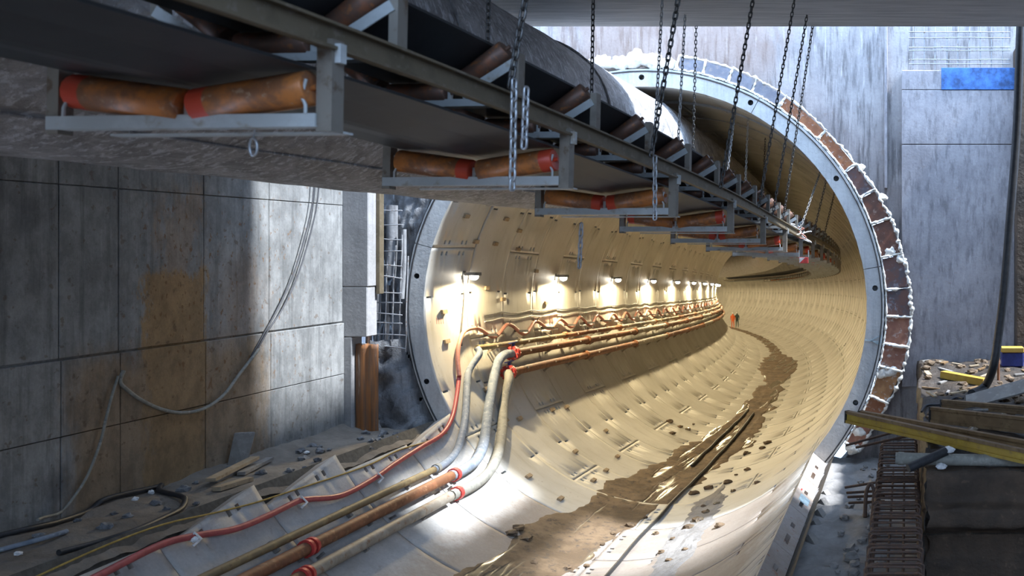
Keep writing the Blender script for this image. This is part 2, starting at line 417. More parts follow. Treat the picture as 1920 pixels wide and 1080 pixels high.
for i in range(NEARR, int(SEND / WID)):
    inst('lining_ring', ringm, tunnel, frame(i * WID) @ Matrix.Rotation(-R(ring_rot(i)), 4, 'Y'))
# details of the mouth ring: bolt holes, gasket line, chalk marks
holes = []
for (x, y) in ((780, 517), (797, 716), (1203, 145), (1407, 193), (1567, 335), (1640, 540), (1605, 755)):
    d = Vector(((x - 1210), 0, -(y - 577))).normalized() * 4.58
    holes.append(d)
    mb = MB(); mb.tube([d + Vector((0, .010, 0)), d + Vector((0, .20, 0))], .0545, 18, cap=False); mb.build('socket_sleeve', M['housing'], tunnel)
cut = MB()
for d in holes: cut.tube([d + Vector((0, -.05, 0)), d + Vector((0, .20, 0))], .056, 18)
cut = cut.build('cutter', M['lining_edge'])
for o in [o for o in tunnel.children if o.name.startswith('lining_segment')][:NSEG]:
    md = o.modifiers.new('holes', 'BOOLEAN'); md.operation = 'DIFFERENCE'; md.object = cut; md.solver = 'EXACT'
    bpy.context.view_layer.update(); me = bpy.data.meshes.new_from_object(o.evaluated_get(bpy.context.evaluated_depsgraph_get()))
    o.modifiers.clear(); o.data = me
bpy.data.objects.remove(cut)
mb = MB(); mb.tube([(4.70 * math.cos(2 * math.pi * k / 96), -.002, 4.70 * math.sin(2 * math.pi * k / 96)) for k in range(96)], .014, 6, closed=True)
mb.build('gasket', M['rubber'], tunnel)
for a0, a1, r0, r1 in ((-8.2, -6.6, 4.52, 4.72), (-8.2, -8.9, 4.52, 4.72), (-6.6, -8.9, 4.72, 4.72), (-8.3, -8.3, 4.40, 4.75)):
    mb = MB(); mb.bar((r0 * math.cos(R(a0)), -.004, r0 * math.sin(R(a0))), (r1 * math.cos(R(a1)), -.004, r1 * math.sin(R(a1))), .012, .006, (0, 1, 0)); mb.build('chalk_line', M['lightblue'], tunnel)
def decal(name, x, y, w, h, mat, parent, r=4.4, th=.012, rot=0.0, proud=0.0):
    s, a, p = hit(x, y, r)
    m = rframe(s) @ Matrix.Rotation(-R(a), 4, 'Y') @ Matrix.Translation((r - proud, 0, 0)) @ Matrix.Rotation(R(rot), 4, 'X')
    return rbox(name, (-th, -w / 2, -h / 2), (.004, w / 2, h / 2), mat, parent, .002, m)
for x, y in ((889, 455), (925, 457), (910, 540), (940, 562), (1003, 508), (830, 585), (835, 641), (872, 405), (945, 410), (970, 432),
             (908, 733), (945, 792), (975, 785), (1037, 768), (1063, 763), (1080, 847), (1138, 807), (1115, 900), (1138, 882), (1160, 855),
             (990, 895), (1050, 937), (1022, 568), (968, 467)):
    decal('packer', x, y, .20, .085, M['packer'], tunnel, 4.4, .05)
for x, y in ((1500, 610), (1487, 622)):
    decal('mark', x, y, .12, .12, M['wood_b'], tunnel)
for k in range(4): decal('print_stroke', 818 + 4 * k, 602, .025, .13, M['red_print'], tunnel, 4.4, .004)
decal('yellow_mark', 1616, 624, .6, .05, M['yellow'], tunnel, 4.4, .006)
# survey sign on the right-hand lining
sg = hit(1584, 646)
sign = empty('survey_sign', sg[2], 'small black square sign with white ring above a green triangle on lining', 'sign')
fr = rframe(sg[0]) @ Matrix.Rotation(-R(sg[1]), 4, 'Y') @ Matrix.Translation((4.4, 0, 0))
rbox('plate', (-.014, -.26, -.09), (.002, .26, .09), M['black'], sign, .002, fr)
mb = MB(); mb.tube([fr @ Vector((-.018, .15 * math.cos(a), .045 * math.sin(a))) for a in [2 * math.pi * k / 24 for k in range(24)]], .012, 6, closed=True); mb.build('white_ring', M['white'], sign)
mb = MB(); tri = [fr @ Vector((dx, y, z)) for dx in (-.012, .002) for y, z in ((-.26, -.32), (.26, -.32), (0, -.14))]
mb.add(tri, [(0, 1, 2), (5, 4, 3), (0, 3, 4, 1), (1, 4, 5, 2), (2, 5, 3, 0)]); mb.build('green_triangle', M['green'], sign)

# cradle rows of segments in front of the mouth
cradle = MB(); vs = []
for Y in (.2, -13): vs += [Vector((4.76 * math.cos(R(a)), Y, 4.76 * math.sin(R(a)))) for a in range(208, 323, 3)]
n = len(vs) // 2
cradle.add(vs, [(k, k + 1, n + k + 1, n + k) for k in range(n - 1)])
cr = cradle.build('floor_cradle', M['grout']); tag(cr, 'open trough of precast segments leading out of the tunnel mouth', kind='structure')
mm = [M['near_lining'], M['near_edge']]
nsegR = seg_mesh('cradle_segment', 54.6, WID, 0, 0, mm, True, True)
for i in range(1, 8):
    inst('cradle_segment', nsegR, cr, Matrix.Translation((0, -i * WID, 0)) @ Matrix.Rotation(-R(264.8), 4, 'Y'))
tops = ((213, 208.3), (212.2, 211.8), (212.8, 208.2))      # slanted upper edges of the left segments, degrees
lm = [seg_mesh('cradle_segment', 264.6 - a, WID, b - a, 0, mm) for a, b in tops]
for i in range(1, 8):
    k = (1, 0, 1, 2, 0, 1, 2, 0)[i % 8]
    inst('cradle_segment', lm[k], cr, Matrix.Translation((0, -i * WID, 0)) @ Matrix.Rotation(-R(tops[k][0]), 4, 'Y'))
# slots and thin coloured patches, pale blue and red, on the right-hand joint face of the cradle
ra = R(264.8 + 54.6)
for y0, y1, r0, r1, mt in ((-3.1, -2.75, 4.5, 4.7, 'lightblue'), (-2.6, -2.5, 4.47, 4.5, 'flange')):
    m = Matrix.Rotation(-ra, 4, 'Y'); rbox('joint_patch', (r0, y0, -.02), (r1, y1, .004), M[mt], cr, .01, m)

# ------------------------------------------------------------------ setting: box walls, slab, floors
XL = -5.53
wl = rbox('wall_left', (XL - .5, -26, -3.2), (XL - .03, -.2, 5.6), M['wall_left'], None, 0); tag(wl, 'stained cast concrete side wall with formwork panel joints', kind='structure')
cols = [on_x(p, 500, XL).y for p in (110, 222, 382, 505)]
cols = [-22, -18.5, -16, -14, -12.5, -11.2, -10, -8.9, -7.7] + cols + [-.75]
rows = [-3.2, -1.2, -.22, 2.0, 5.6]
for i in range(len(cols) - 1):
    for j in range(len(rows) - 1):
        pr = .03 if j < 2 else 0.0
        dz = random.uniform(-.04, .04) if 0 < j else 0
        rbox('wall_panel', (XL - .06, cols[i] + .006, rows[j] + (.016 if j == 2 else .006)), (XL + pr + random.uniform(-.004, .004), cols[i + 1] - .006, rows[j + 1] - (.016 if j == 1 else .006)), M['wall_left'], wl, .006)
# tunnel face wall with round opening
def face_wall():
    bm = bmesh.new(); r = 5.02; x0, x1, z0, z1 = -6.2, 14.0, -5.4, 15.0; n = 96
    cs = []; os_ = []
    for k in range(n):
        a = 2 * math.pi * (k + .5) / n; c, s_ = math.cos(a), math.sin(a)
        t_ = min((x1 / c if c > 0 else x0 / c) if abs(c) > 1e-6 else 1e9, (z1 / s_ if s_ > 0 else z0 / s_) if abs(s_) > 1e-6 else 1e9)
        rr = r * (1 + .012 * noise.noise(Vector((c * 4, s_ * 4, 0))))
        cs.append((rr * c, rr * s_)); os_.append((t_ * c, t_ * s_))
    for Y in (.3, 1.2):
        pass
    vi = [bm.verts.new((x, .5, z)) for x, z in cs]; vo = [bm.verts.new((x, .5, z)) for x, z in os_]; vb = [bm.verts.new((x, 1.3, z)) for x, z in cs]
    for k in range(n):
        j = (k + 1) % n
        bm.faces.new((vi[k], vi[j], vo[j], vo[k])); bm.faces.new((vi[j], vi[k], vb[k], vb[j]))
    # square the corners
    for cx, cz in ((x0, z0), (x1, z0), (x0, z1), (x1, z1)):
        v = bm.verts.new((cx, .5, cz)); near = sorted(range(n), key=lambda k: (os_[k][0] - cx) ** 2 + (os_[k][1] - cz) ** 2)
        for k in range(n):
            j = (k + 1) % n
            if (abs(os_[k][0] - cx) < 1e-4 and abs(os_[j][1] - cz) < 1e-4) or (abs(os_[j][0] - cx) < 1e-4 and abs(os_[k][1] - cz) < 1e-4):
                bm.faces.new((vo[k], vo[j], v))
    bmesh.ops.recalc_face_normals(bm, faces=list(bm.faces))
    me = bpy.data.meshes.new('wall_face'); bm.to_mesh(me); bm.free(); me.materials.append(M['face']); return me
wf = inst('wall_face', face_wall()); tag(wf, 'water-stained concrete headwall around the tunnel mouth', kind='structure')
# headwall column and its dark edge to the right of the mouth, upper part
rbox('rib', (4.74, .36, 2.4), (4.80, .51, 5.9), M['face_right'], wf, .01)
col_r = empty('wall_block', (6.2, -.6, -1.2)); tag(col_r, 'concrete block wall standing proud of the headwall', kind='structure')
for z0, z1 in ((-1.6, 3.26), (3.27, 4.36), (4.365, 4.76)):
    rbox('concrete_lift', (5.09, .21, z0), (7.36, .5, z1), M['face_right'], col_r, .012)
p0, p1 = px(1765, 168, 18.2), px(1903, 127, 18.2)
rbox('blue_panel', (p0.x, .195, p0.z), (p1.x, .22, p1.z), M['blue'], col_r, .004)
wr = rbox('wall_right', (7.36, -.1, -1.6), (14, .5, 5.2), M['soil'], None, .02); tag(wr, 'brown earth-stained wall edge beside the block wall', kind='structure')
wr2 = rbox('wall_side', (13.0, -26, -5), (13.5, -1.5, 4.8), M['face_right'], None, 0); tag(wr2, 'plain concrete wall on the far side of the pit', kind='structure')
wb = rbox('wall_back', (-6.1, -28, -5.4), (14, -26, 5.6), M['wall_left'], None, 0); tag(wb, 'plain concrete wall at the back of the pit', kind='structure')
ce = rbox('ceiling', (-6.1, -17.0, 4.80), (14, -3.2, 5.6), M['slab'], None, .02); tag(ce, 'board-marked concrete roof slab over the pit', kind='structure')
# left pilaster between side wall and mesh
pil = empty('wall_pilaster', (-5.3, -.5, -2.3)); tag(pil, 'narrow concrete pilaster in the corner beside the mesh', kind='structure')
for z0, z1, xr in ((-.50, .45, -5.07), (.455, 5.6, -5.05), (-2.8, -.505, -5.36)):
    rbox('concrete_lift', (XL - .3, -.75, z0), (xr, -.42, z1), M['pilaster'], pil, .015)
rbox('edge_strip', (-5.05, -.5, .3), (-4.97, -.36, 5), M['rail'], pil, .01)

def rough_sheet(name, nu, nv, fn, mat, parent=None, smooth=True, keep=None):
    mb = MB(); vs = [fn(i / nu, j / nv) for i in range(nu + 1) for j in range(nv + 1)]
    fs = [(i * (nv + 1) + j, (i + 1) * (nv + 1) + j, (i + 1) * (nv + 1) + j + 1, i * (nv + 1) + j + 1) for i in range(nu) for j in range(nv)]
    if keep: fs = [f for f in fs if any(keep(vs[k]) for k in f)]
    mb.add(vs, fs, 0, smooth)
    return mb.build(name, mat, parent)
fl = rbox('floor', (-6.1, -28, -5.6), (14, .4, -5.2), M['soil'], None, 0); tag(fl, 'dark pit floor', kind='structure')
# dirt ledge along the left wall
def led(u, v):
    Y = -16 + 16.6 * u; X = -5.6 + 1.58 * v
    z = -2.16 - .006 * (Y + 16) - .10 * v + .07 * nz((X, Y, 0), 1.3) + .035 * nz((X, Y, 3), 4) + .015 * nz((X, Y, 3), 13)
    if v > .9: z -= (v - .9) * .8
    if v < .2: z += .16 * (1 - v / .2) * max(0, (Y + 7) / 7)
    return Vector((X, Y, z))
ld = rough_sheet('floor_ledge', 200, 26, led, M['ledge']); tag(ld, 'dirt-covered ledge between the side wall and the trough', kind='structure')
def ledz(X, Y): return led((Y + 16) / 16.6, (X + 5.6) / 1.58).z
# right trench between cradle and rebar cage
def tre(u, v):
    Y = -13 + 13.4 * u; X = 3.3 + 2.3 * v
    z = -3.12 + .10 * nz((X, Y, 0), 1.5) + .07 * nz((X, Y, 5), 5) - .4 * max(0, (-Y - 4) / 6)
    return Vector((X, Y, z))
tr = rough_sheet('floor_trench', 90, 26, tre, M['trench']); tag(tr, 'rubble-strewn trench floor beside the trough', kind='structure')
# right platform: soil bank with front face and ledge
prof = [(-6.75, -4.2), (-6.72, -2.35), (-6.95, -2.2), (-6.93, -2.0), (-6.78, -1.93), (-6.80, -1.56), (-6.50, -1.53), (-6.30, -1.36), (-4.5, -1.31), (-2.5, -1.2), (-1.0, -1.05), (.3, -1.05)]
def bankz0(Y):
    for (a, za), (b, zb) in zip(prof[5:], prof[6:]):
        if a <= Y <= b: return za + (zb - za) * (Y - a) / (b - a) - .03
    return -1.6 if Y < -5 else -1.08
def bank(u, v):
    k = v * (len(prof) - 1); i = min(int(k), len(prof) - 2); f = k - i
    Y = prof[i][0] + (prof[i + 1][0] - prof[i][0]) * f; z = prof[i][1] + (prof[i + 1][1] - prof[i][1]) * f
    X = 5.42 + 7.6 * u ** 1.5 + (.10 * nz((0, Y, z), 2.2) + .05 * nz((3, Y, z), 6)) * (1 - min(1, u * 8))
    top = Y > -6.32
    if top: z += .10 * nz((X, Y, 9), 1.7) + .05 * nz((X, Y, 19), 4.5) - .28 * max(0, 1 - u / .02) ** 2
    return Vector((X, Y + .07 * nz((X, 0, z), 1.8) * (not top), z + .03 * nz((X, Y, z + 9), 5)))
M['platform'] = concrete('platform_mud', (.06, .042, .028), (.025, .019, .014), 2.5, .6, 0, bump=1.0, fine=8, spots=.3)
bk = rough_sheet('floor_platform', 120, 90, bank, M['platform']); tag(bk, 'muddy earth platform with an upright front face', kind='structure')
def bside(u, v):
    Y = -6.85 + 7.3 * u; X = 5.44 - .06 * (1 - v) + .08 * nz((0, Y, v * 3), 2.2) + .04 * nz((3, Y, v * 3), 6)
    return Vector((X, Y, -4 + (bankz0(Y) - .16 + 4) * v))
rough_sheet('bank_side', 60, 24, bside, M['soil'], bk)
rough_sheet('bank_front', 80, 30, lambda u, v: bank(u, v * .55) + Vector((0, -.008, 0)), M['soil'], bk)


# ------------------------------------------------------------------ seal ring of steel plates and foam round the mouth
seal = empty('mouth_seal', (4.9, .2, 0), 'segmented rusty steel seal plates edged with pale foam around tunnel mouth', 'tunnel seal')
pc = {'g': rust('seal_grey', (.26, .26, .29), (.20, .20, .23), (.30, .27, .26), 5, .6, .2, False), 'o': rust('seal_orange', (.38, .16, .07), (.28, .11, .05), (.46, .38, .33), 6, .7, .1, False),
      'd': rust('seal_dark', (.13, .11, .12), (.19, .10, .08), (.27, .25, .27), 5, .5, .3, False), 'b': rust('seal_brown', (.22, .09, .055), (.14, .07, .05), (.30, .20, .16), 5, .55, .2, False),
      't': rust('seal_terracotta', (.40, .19, .12), (.30, .13, .085), (.52, .42, .36), 4, .7, .05, False), 'y': rust('seal_ochre', (.46, .24, .10), (.36, .17, .07), (.52, .44, .38), 5, .7, .05, False)}
ang = [82.5, 76.3, 70, 64, 56.5, 44.6, 34.4, 27.3, 20.3, 12, 4.3, -2, -8.5, -14, -21.4, -27.6, -34]
ro_ = [5.04, 5.05, 5.06, 5.05, 5.04, 5.02, 5.05, 5.12, 5.18, 5.20, 5.26, 5.27, 5.27, 5.25, 5.18, 5.1, 5.1]
cc = 'ggggoodbbddttyot'
def arc_piece(a0, a1, r0, ra, rb, y0, y1, n=6):
    mb = MB(); vs = []
    for k in range(n + 1):
        a = R(a0 + (a1 - a0) * k / n); r1 = ra + (rb - ra) * k / n
        for r, y in ((r0, y0), (r1, y0), (r1, y1), (r0, y1)): vs.append((r * math.cos(a), y, r * math.sin(a)))
    fs = []
    for k in range(n):
        for j in range(4): fs.append((k * 4 + j, k * 4 + (j + 1) % 4, (k + 1) * 4 + (j + 1) % 4, (k + 1) * 4 + j))
    fs += [(0, 1, 2, 3), tuple(n * 4 + j for j in (3, 2, 1, 0))]; mb.add(vs, fs); return mb
def lumpy(name, pts, r, amp, parent, seed=0.0, sc=9):
    pts = smooth_path(pts, 6); out = []; rr = []
    for p in pts:
        out.append(p + Vector([amp * .8 * nz(p, sc, seed + k * 3.1) for k in range(3)])); rr.append(max(.008, r * (1 + 1.3 * nz(p, sc * 1.5, seed + 20))))
    rr[0] *= .5; rr[-1] *= .5
    mb = MB(); mb.tube(out, rr, 7); return mb.build(name, M['foam'], parent)
for i in range(len(ang) - 1):
    g_ = .35
    arc_piece(ang[i] - g_, ang[i + 1] + g_, 4.80, ro_[i] - .02, ro_[i + 1] - .02, .04, .19).build('seal_plate', pc[cc[i]], seal)
for i, a in enumerate(ang):
    r1 = ro_[i]
    lumpy('foam_bead', [Vector((r * math.cos(R(a)), .03, r * math.sin(R(a)))) for r in (4.78, 4.9, 5.0, r1 + .03)], .026, .03, seal, i * 1.3)
    if i < len(ang) - 1:
        b = ang[i + 1]
        lumpy('foam_bead', [Vector(((ro_[i] + (ro_[i + 1] - ro_[i]) * f + .01) * math.cos(R(a + (b - a) * f)), .05, (ro_[i] + (ro_[i + 1] - ro_[i]) * f + .01) * math.sin(R(a + (b - a) * f)))) for f in (0, .25, .5, .75, 1)], .034 if a < 40 else .022, .05 if a < 45 else .03, seal, i * 2.7 + 50, 12)
        lumpy('foam_bead', [Vector((4.785 * math.cos(R(a + (b - a) * f)), .03, 4.785 * math.sin(R(a + (b - a) * f)))) for f in (0, .33, .66, 1)], .018, .012, seal, i * 3.9 + 90, 12)
for k, (a, r, q) in enumerate(((88, 4.9, .16), (92, 4.95, .18), (96, 4.9, .16), (100, 4.95, .15), (85, 4.88, .12), (104, 4.92, .14), (13, 5.0, .10), (11, 5.15, .10), (-14.5, 5.0, .11), (-15.5, 4.9, .10), (-30, 4.95, .11), (-34, 5.0, .12), (33, 5.12, .06), (25, 5.2, .07))):
    bm = bmesh.new(); bmesh.ops.create_icosphere(bm, subdivisions=3, radius=q); c = Vector((r * math.cos(R(a)), .07, r * math.sin(R(a))))
    for v in bm.verts:
        d = 1 + .55 * noise.noise(v.co * 9 + Vector((k, 0, 0))) + .3 * noise.noise(v.co * 25 + Vector((k, 3, 0))); v.co = Vector((v.co.x * d * 1.3, v.co.y * d * .5, v.co.z * d)) + c
    me = bpy.data.meshes.new('foam_lump'); bm.to_mesh(me); bm.free(); me.materials.append(M['foam'])
    for p in me.polygons: p.use_smooth = True
    inst('foam_lump', me, seal)

# ------------------------------------------------------------------ ventilation duct
DX, DZ, DR = -.46, 3.08, 1.25
def duct():
    mb = MB(); st = []; s = -21.9
    while s < 138:
        st.append(s); s += .30 if s < 30 else .9
    K = 60; vs = []
    for s in st:
        if s < 0: m = Matrix.Translation((0, s, -drop(0)))
        else: m = frame(s)
        for k in range(K):
            a = 2 * math.pi * k / K
            wr = .018 * noise.noise(Vector((math.cos(a) * 3, s * 1.1, math.sin(a) * 3))) + .012 * noise.noise(Vector((math.cos(a) * 9, s * 3, math.sin(a) * 9)))
            r = DR + wr
            if s > 0: r += .014 * (1 if (int(s / .3) % 2) else -1) if s < 30 else 0
            r += .05 * max(0, -math.sin(a)) ** 6
            vs.append(m @ Vector((DX + r * math.cos(a), 0, DZ + r * math.sin(a))))
    mb.add(vs, [(i * K + k, i * K + (k + 1) % K, (i + 1) * K + (k + 1) % K, (i + 1) * K + k) for i in range(len(st) - 1) for k in range(K)], 0, True)
    return mb.mesh('ventilation_duct', M['duct'])
dm = duct()
vd = empty('ventilation_duct', (DX, -18, DZ), 'huge grey wrinkled fabric ventilation duct running into the tunnel crown', 'duct')
inst('duct_skin', dm, vd)
a = -62
mb = MB(); mb.tube([Vector((DX + (DR + .03) * math.cos(R(a)), Y, DZ + (DR + .03) * math.sin(R(a)) + .012 * nz((Y, 0, 0), 3))) for Y in [-21.5 + .4 * k for k in range(52)]], .012, 6); mb.build('hem', M['duct'], vd)
for Y in (-4.5, -9.0, -13.4):
    mb = MB(); mb.tube([Vector((DX + (DR + .012) * math.cos(2 * math.pi * k / 48), Y, DZ + (DR + .012) * math.sin(2 * math.pi * k / 48))) for k in range(48)], .022, 6, closed=True); mb.build('joint_band', M['duct'], vd)

# ------------------------------------------------------------------ conveyor
CW = 1.35
def cz(Z): return 1.756 - (.0540 * (Z - 4.6) if Z > 4.6 else .008 * (Z - 4.6))
def conv(Z):                      # right lower corner of hanger frames at depth Z from the camera
    tab = ((1.0, 2.86), (4.22, 2.70), (6.53, 2.47), (9.0, 2.29), (11.07, 2.19), (13.4, 2.16), (18.0, 2.14))
    s = Z - 18
    if Z < 18:
        for (a, la), (b, lb) in zip(tab, tab[1:]):
            if Z <= b or b == 18.0:
                return Vector((CAM.x - (la + (lb - la) * (Z - a) / (b - a)), s, cz(Z)))
    o = 3.05 + .08 * min(1, s / 20); z = cz(18)
    return frame(s) @ Vector((o, 0, z))
def conv_s(Z):                    # smoothed
    return (conv(Z - .8) + conv(Z - .4) + conv(Z) * 2 + conv(Z + .4) + conv(Z + .8)) / 6
def cmat(Z):
    p = conv_s(Z); d = (conv_s(Z + .3) - conv_s(Z - .3)).normalized()
    x = d.cross(Vector((0, 0, 1))).normalized(); z = x.cross(d)
    return Matrix(((x.x, d.x, z.x, p.x), (x.y, d.y, z.y, p.y), (x.z, d.z, z.z, p.z), (0, 0, 0, 1)))
cv = empty('belt_conveyor', conv_s(5), 'long belt conveyor with rusty rollers hung on chains and running into tunnel', 'conveyor')
ZEND = 125.0
zs = [.8 + .4 * k for k in range(62)]; 
while zs[-1] < ZEND: zs.append(zs[-1] + 1.2)
def sweep(name, prof, mat, smooth=False):
    mb = MB(); n = len(prof); vs = []
    for Z in zs:
        m = cmat(Z); vs += [m @ Vector((u, 0, v)) for u, v in prof]
    fs = [(i * n + k, (i + 1) * n + k, (i + 1) * n + (k + 1) % n, i * n + (k + 1) % n) for i in range(len(zs) - 1) for k in range(n)]
    fs += [tuple(range(n)), tuple((len(zs) - 1) * n + k for k in range(n - 1, -1, -1))]
    mb.add(vs, fs, 0, smooth); return mb.build(name, mat, cv)
H0 = .36; H1 = .49                # stringer bottom and top above frame foot
for u0, sg_ in ((0, 1), (-CW, -1)):
    sweep('stringer', [(u0, H0), (u0 + .055 * sg_, H0), (u0 + .055 * sg_, H0 + .016), (u0 + .012 * sg_, H0 + .016), (u0 + .012 * sg_, H1 - .014), (u0 + .05 * sg_, H1 - .014), (u0 + .05 * sg_, H1), (u0, H1)], M['rail'])
def vbelt(pts, th): return pts + [(u, v + th) for u, v in reversed(pts)]
sweep('return_belt', vbelt([(-1.27, .275), (-.98, .255), (-.72, .213), (-.64, .213), (-.38, .255), (-.08, .275)], .016), M['belt'])
sweep('carrying_belt', vbelt([(-1.18, H1 + .337), (-.93, H1 + .155), (-.88, H1 + .108), (-.47, H1 + .108), (-.42, H1 + .155), (-.17, H1 + .337)], .016), M['belt'])
def one(name, mat, *boxes):
    mb = MB()
    for b in boxes: mb.box(*b)
    return mb.mesh(name, mat)
def angle(name, mat, x0, x1, y0, y1, z0, z1, t=.009):      # vertical angle section, one closed shell
    mb = MB(); pr = [(x0, y0), (x1, y0), (x1, y1), (x1 - t, y1), (x1 - t, y0 + t), (x0, y0 + t)]
    n = 6; mb.add([(x, y, z) for z in (z0, z1) for x, y in pr], [tuple(range(n - 1, -1, -1)), tuple(range(n, 2 * n))] + [(k, (k + 1) % n, n + (k + 1) % n, n + k) for k in range(n)])
    return mb.mesh(name, mat)
post_r = angle('post', M['post'], -.035, .04, -.035, .045, -.02, H0 + .05)
post_l = angle('post', M['post'], -CW - .03, -CW + .03, -.035, .04, -.02, H0 + .02)
mb = MB(); pr = [(-.047, 0), (.02, 0), (.02, .008), (-.038, .008), (-.038, .062), (-.047, .062)]
mb.add([(x, y, z) for x in (-CW - .02, -.03) for y, z in pr], [tuple(range(6)), tuple(range(11, 5, -1))] + [(k, 6 + k, 6 + (k + 1) % 6, (k + 1) % 6) for k in range(6)])
bar_m = mb.mesh('cross_bar', M['galv']); bar2_m = one('rear_bar', M['galv'], ((-CW + .2, .06, -.018), (.035, .12, -.008)))
brk_m = []
for u in (-.075, -1.275):
    mb = MB(); mb.tube([Vector((u, -.05, .06)), Vector((u, -.05, .10)), Vector((u + .02 * (1 if u > -.5 else -1) * -1, -.05, .14)), Vector((u, -.05, .22))], .008, 6); brk_m.append(mb.mesh('bracket', M['galv']))
brk_m.append(one('bracket', M['galv'], ((-.69, -.03, .0), (-.665, .0, .13))))
mb = MB(); mb.tube([Vector((-.285, 0, 0)), Vector((-.28, 0, 0)), Vector((.28, 0, 0)), Vector((.285, 0, 0))], [.072, .083, .083, .072], 16)
mb.tube([Vector((-.31, 0, 0)), Vector((.31, 0, 0))], .016, 8); rr_m = mb.mesh('return_roller', M['roller'])
clip_m = one('clip', M['galv'], ((.041, -.02, H0 - .06), (.07, .02, H0 + .03)))
# carrying idler
cpost_r = angle('idler_post', M['post'], -.03, .02, -.03, .05, 0, .29); cpost_l = angle('idler_post', M['post'], -CW - .02, -CW + .03, -.03, .05, 0, .29)
mb = MB(); mb.bar(Vector((-.36, -.035, .01)), Vector((-.01, -.035, .22)), .008, .06, (0, 0, 1)); brace_r = mb.mesh('idler_brace', M['galv'])
mb = MB(); mb.bar(Vector((-CW + .36, -.035, .01)), Vector((-CW + .01, -.035, .22)), .008, .06, (0, 0, 1)); brace_l = mb.mesh('idler_brace', M['galv'])
base_m = one('idler_base', M['galv'], ((-CW, -.035, -.06), (0, .035, -.012))); stub_m = [one('bearing_stub', M['galv'], ((u - .006, -.02, -.012), (u + .006, .02, .07))) for u in (-.46, -.89)]
mb = MB(); mb.tube([Vector((-.20, 0, 0)), Vector((-.195, 0, 0)), Vector((.195, 0, 0)), Vector((.20, 0, 0))], [.058, .066, .066, .058], 14)
mb.tube([Vector((-.23, 0, 0)), Vector((.23, 0, 0))], .014, 8); cr_m = mb.mesh('carrying_roller', M['roller2'])
i = 0; Z = 4.22 - 2.35
while Z < 100:
    m = cmat(Z); fo = inst('hanger_frame', bar_m, cv, m)
    inst('post', post_r, fo, m); inst('post', post_l, fo, m)
    if Z < 45:
        inst('rear_bar', bar2_m, fo, m); [inst('bracket', q, fo, m) for q in brk_m]; inst('clip', clip_m, fo, m)
        fl_ = 180 if i % 2 else 0
        inst('return_roller', rr_m, fo, m @ Matrix.Translation((-.365, 0, .148)) @ Matrix.Rotation(-R(8), 4, 'Y') @ Matrix.Rotation(R(180 if i % 2 == 1 else 0), 4, 'Z') @ Matrix.Rotation(i * 1.3, 4, 'X'))
        inst('return_roller', rr_m, fo, m @ Matrix.Translation((-.985, 0, .148)) @ Matrix.Rotation(R(8), 4, 'Y') @ Matrix.Rotation(R(180 if i % 3 == 1 else 0), 4, 'Z') @ Matrix.Rotation(i * 2.1 + 1, 4, 'X'))
    else:
        inst('return_roller', rr_m, fo, m @ Matrix.Translation((-.365, 0, .148)) @ Matrix.Rotation(-R(8), 4, 'Y'))
    Z += 2.35; i += 1
Z = 4.7 - 1.175 * 3; i = 0
while Z < 80:
    m = cmat(Z) @ Matrix.Translation((0, 0, H1))
    fo = inst('carrying_idler', base_m, cv, m); inst('idler_post', cpost_r, fo, m); inst('idler_brace', brace_r, fo, m)
    if Z < 40:
        inst('idler_post', cpost_l, fo, m); inst('idler_brace', brace_l, fo, m)
        for q in stub_m: inst('bearing_stub', q, fo, m)
    inst('carrying_roller', cr_m, fo, m @ Matrix.Translation((-.245, 0, .20)) @ Matrix.Rotation(-R(36), 4, 'Y') @ Matrix.Rotation(i, 4, 'X'))
    if Z < 40:
        inst('carrying_roller', cr_m, fo, m @ Matrix.Translation((-.675, 0, .035)) @ Matrix.Rotation(i * 2, 4, 'X'))
        inst('carrying_roller', cr_m, fo, m @ Matrix.Translation((-CW + .245, 0, .20)) @ Matrix.Rotation(R(36), 4, 'Y') @ Matrix.Rotation(i, 4, 'X'))
    Z += 1.175; i += 1

# ------------------------------------------------------------------ chains
def link_mesh(L, w, r, mat):
    mb = MB(); pts = []; h = L / 2 - w / 2
    for k in range(7): a = math.pi * k / 6; pts.append(Vector((w / 2 * math.cos(a), 0, h + w / 2 * math.sin(a))))
    for k in range(7): a = math.pi + math.pi * k / 6; pts.append(Vector((w / 2 * math.cos(a), 0, -h + w / 2 * math.sin(a))))
    mb.tube(pts, r, 6, closed=True); return mb.mesh('link', mat)
LK = {k: link_mesh(.078, .036, .0085, M[k]) for k in ('chain', 'chain_bright')}
LKS = {k: link_mesh(.078, .034, .0075, M[k]) for k in ('chain', 'chain_bright')}
def chain(pts, label, group, mat='chain', small=False, step=.062):
    pts = [Vector(p) for p in pts]; root = empty('hanging_chain', pts[0], label, 'chain', group); k = 0; carry = 0
    for a, b in zip(pts, pts[1:]):
        d = b - a; L = d.length; q = d.to_track_quat('Z', 'Y'); t_ = carry
        while t_ < L:
            inst('link', (LKS if small else LK)[mat], root, Matrix.Translation(a + d * (t_ / L)) @ q.to_matrix().to_4x4() @ Matrix.Rotation(R(90) * (k % 2) + .3, 4, 'Z')); t_ += step; k += 1
        carry = t_ - L
    return root
st = [5.62, 8.05, 10.4, 12.75, 14.0, 15.1, 17.4, 19.8, 22.3]
ORD = ['sixth', 'fifth', 'fourth', 'third', 'second', 'first']
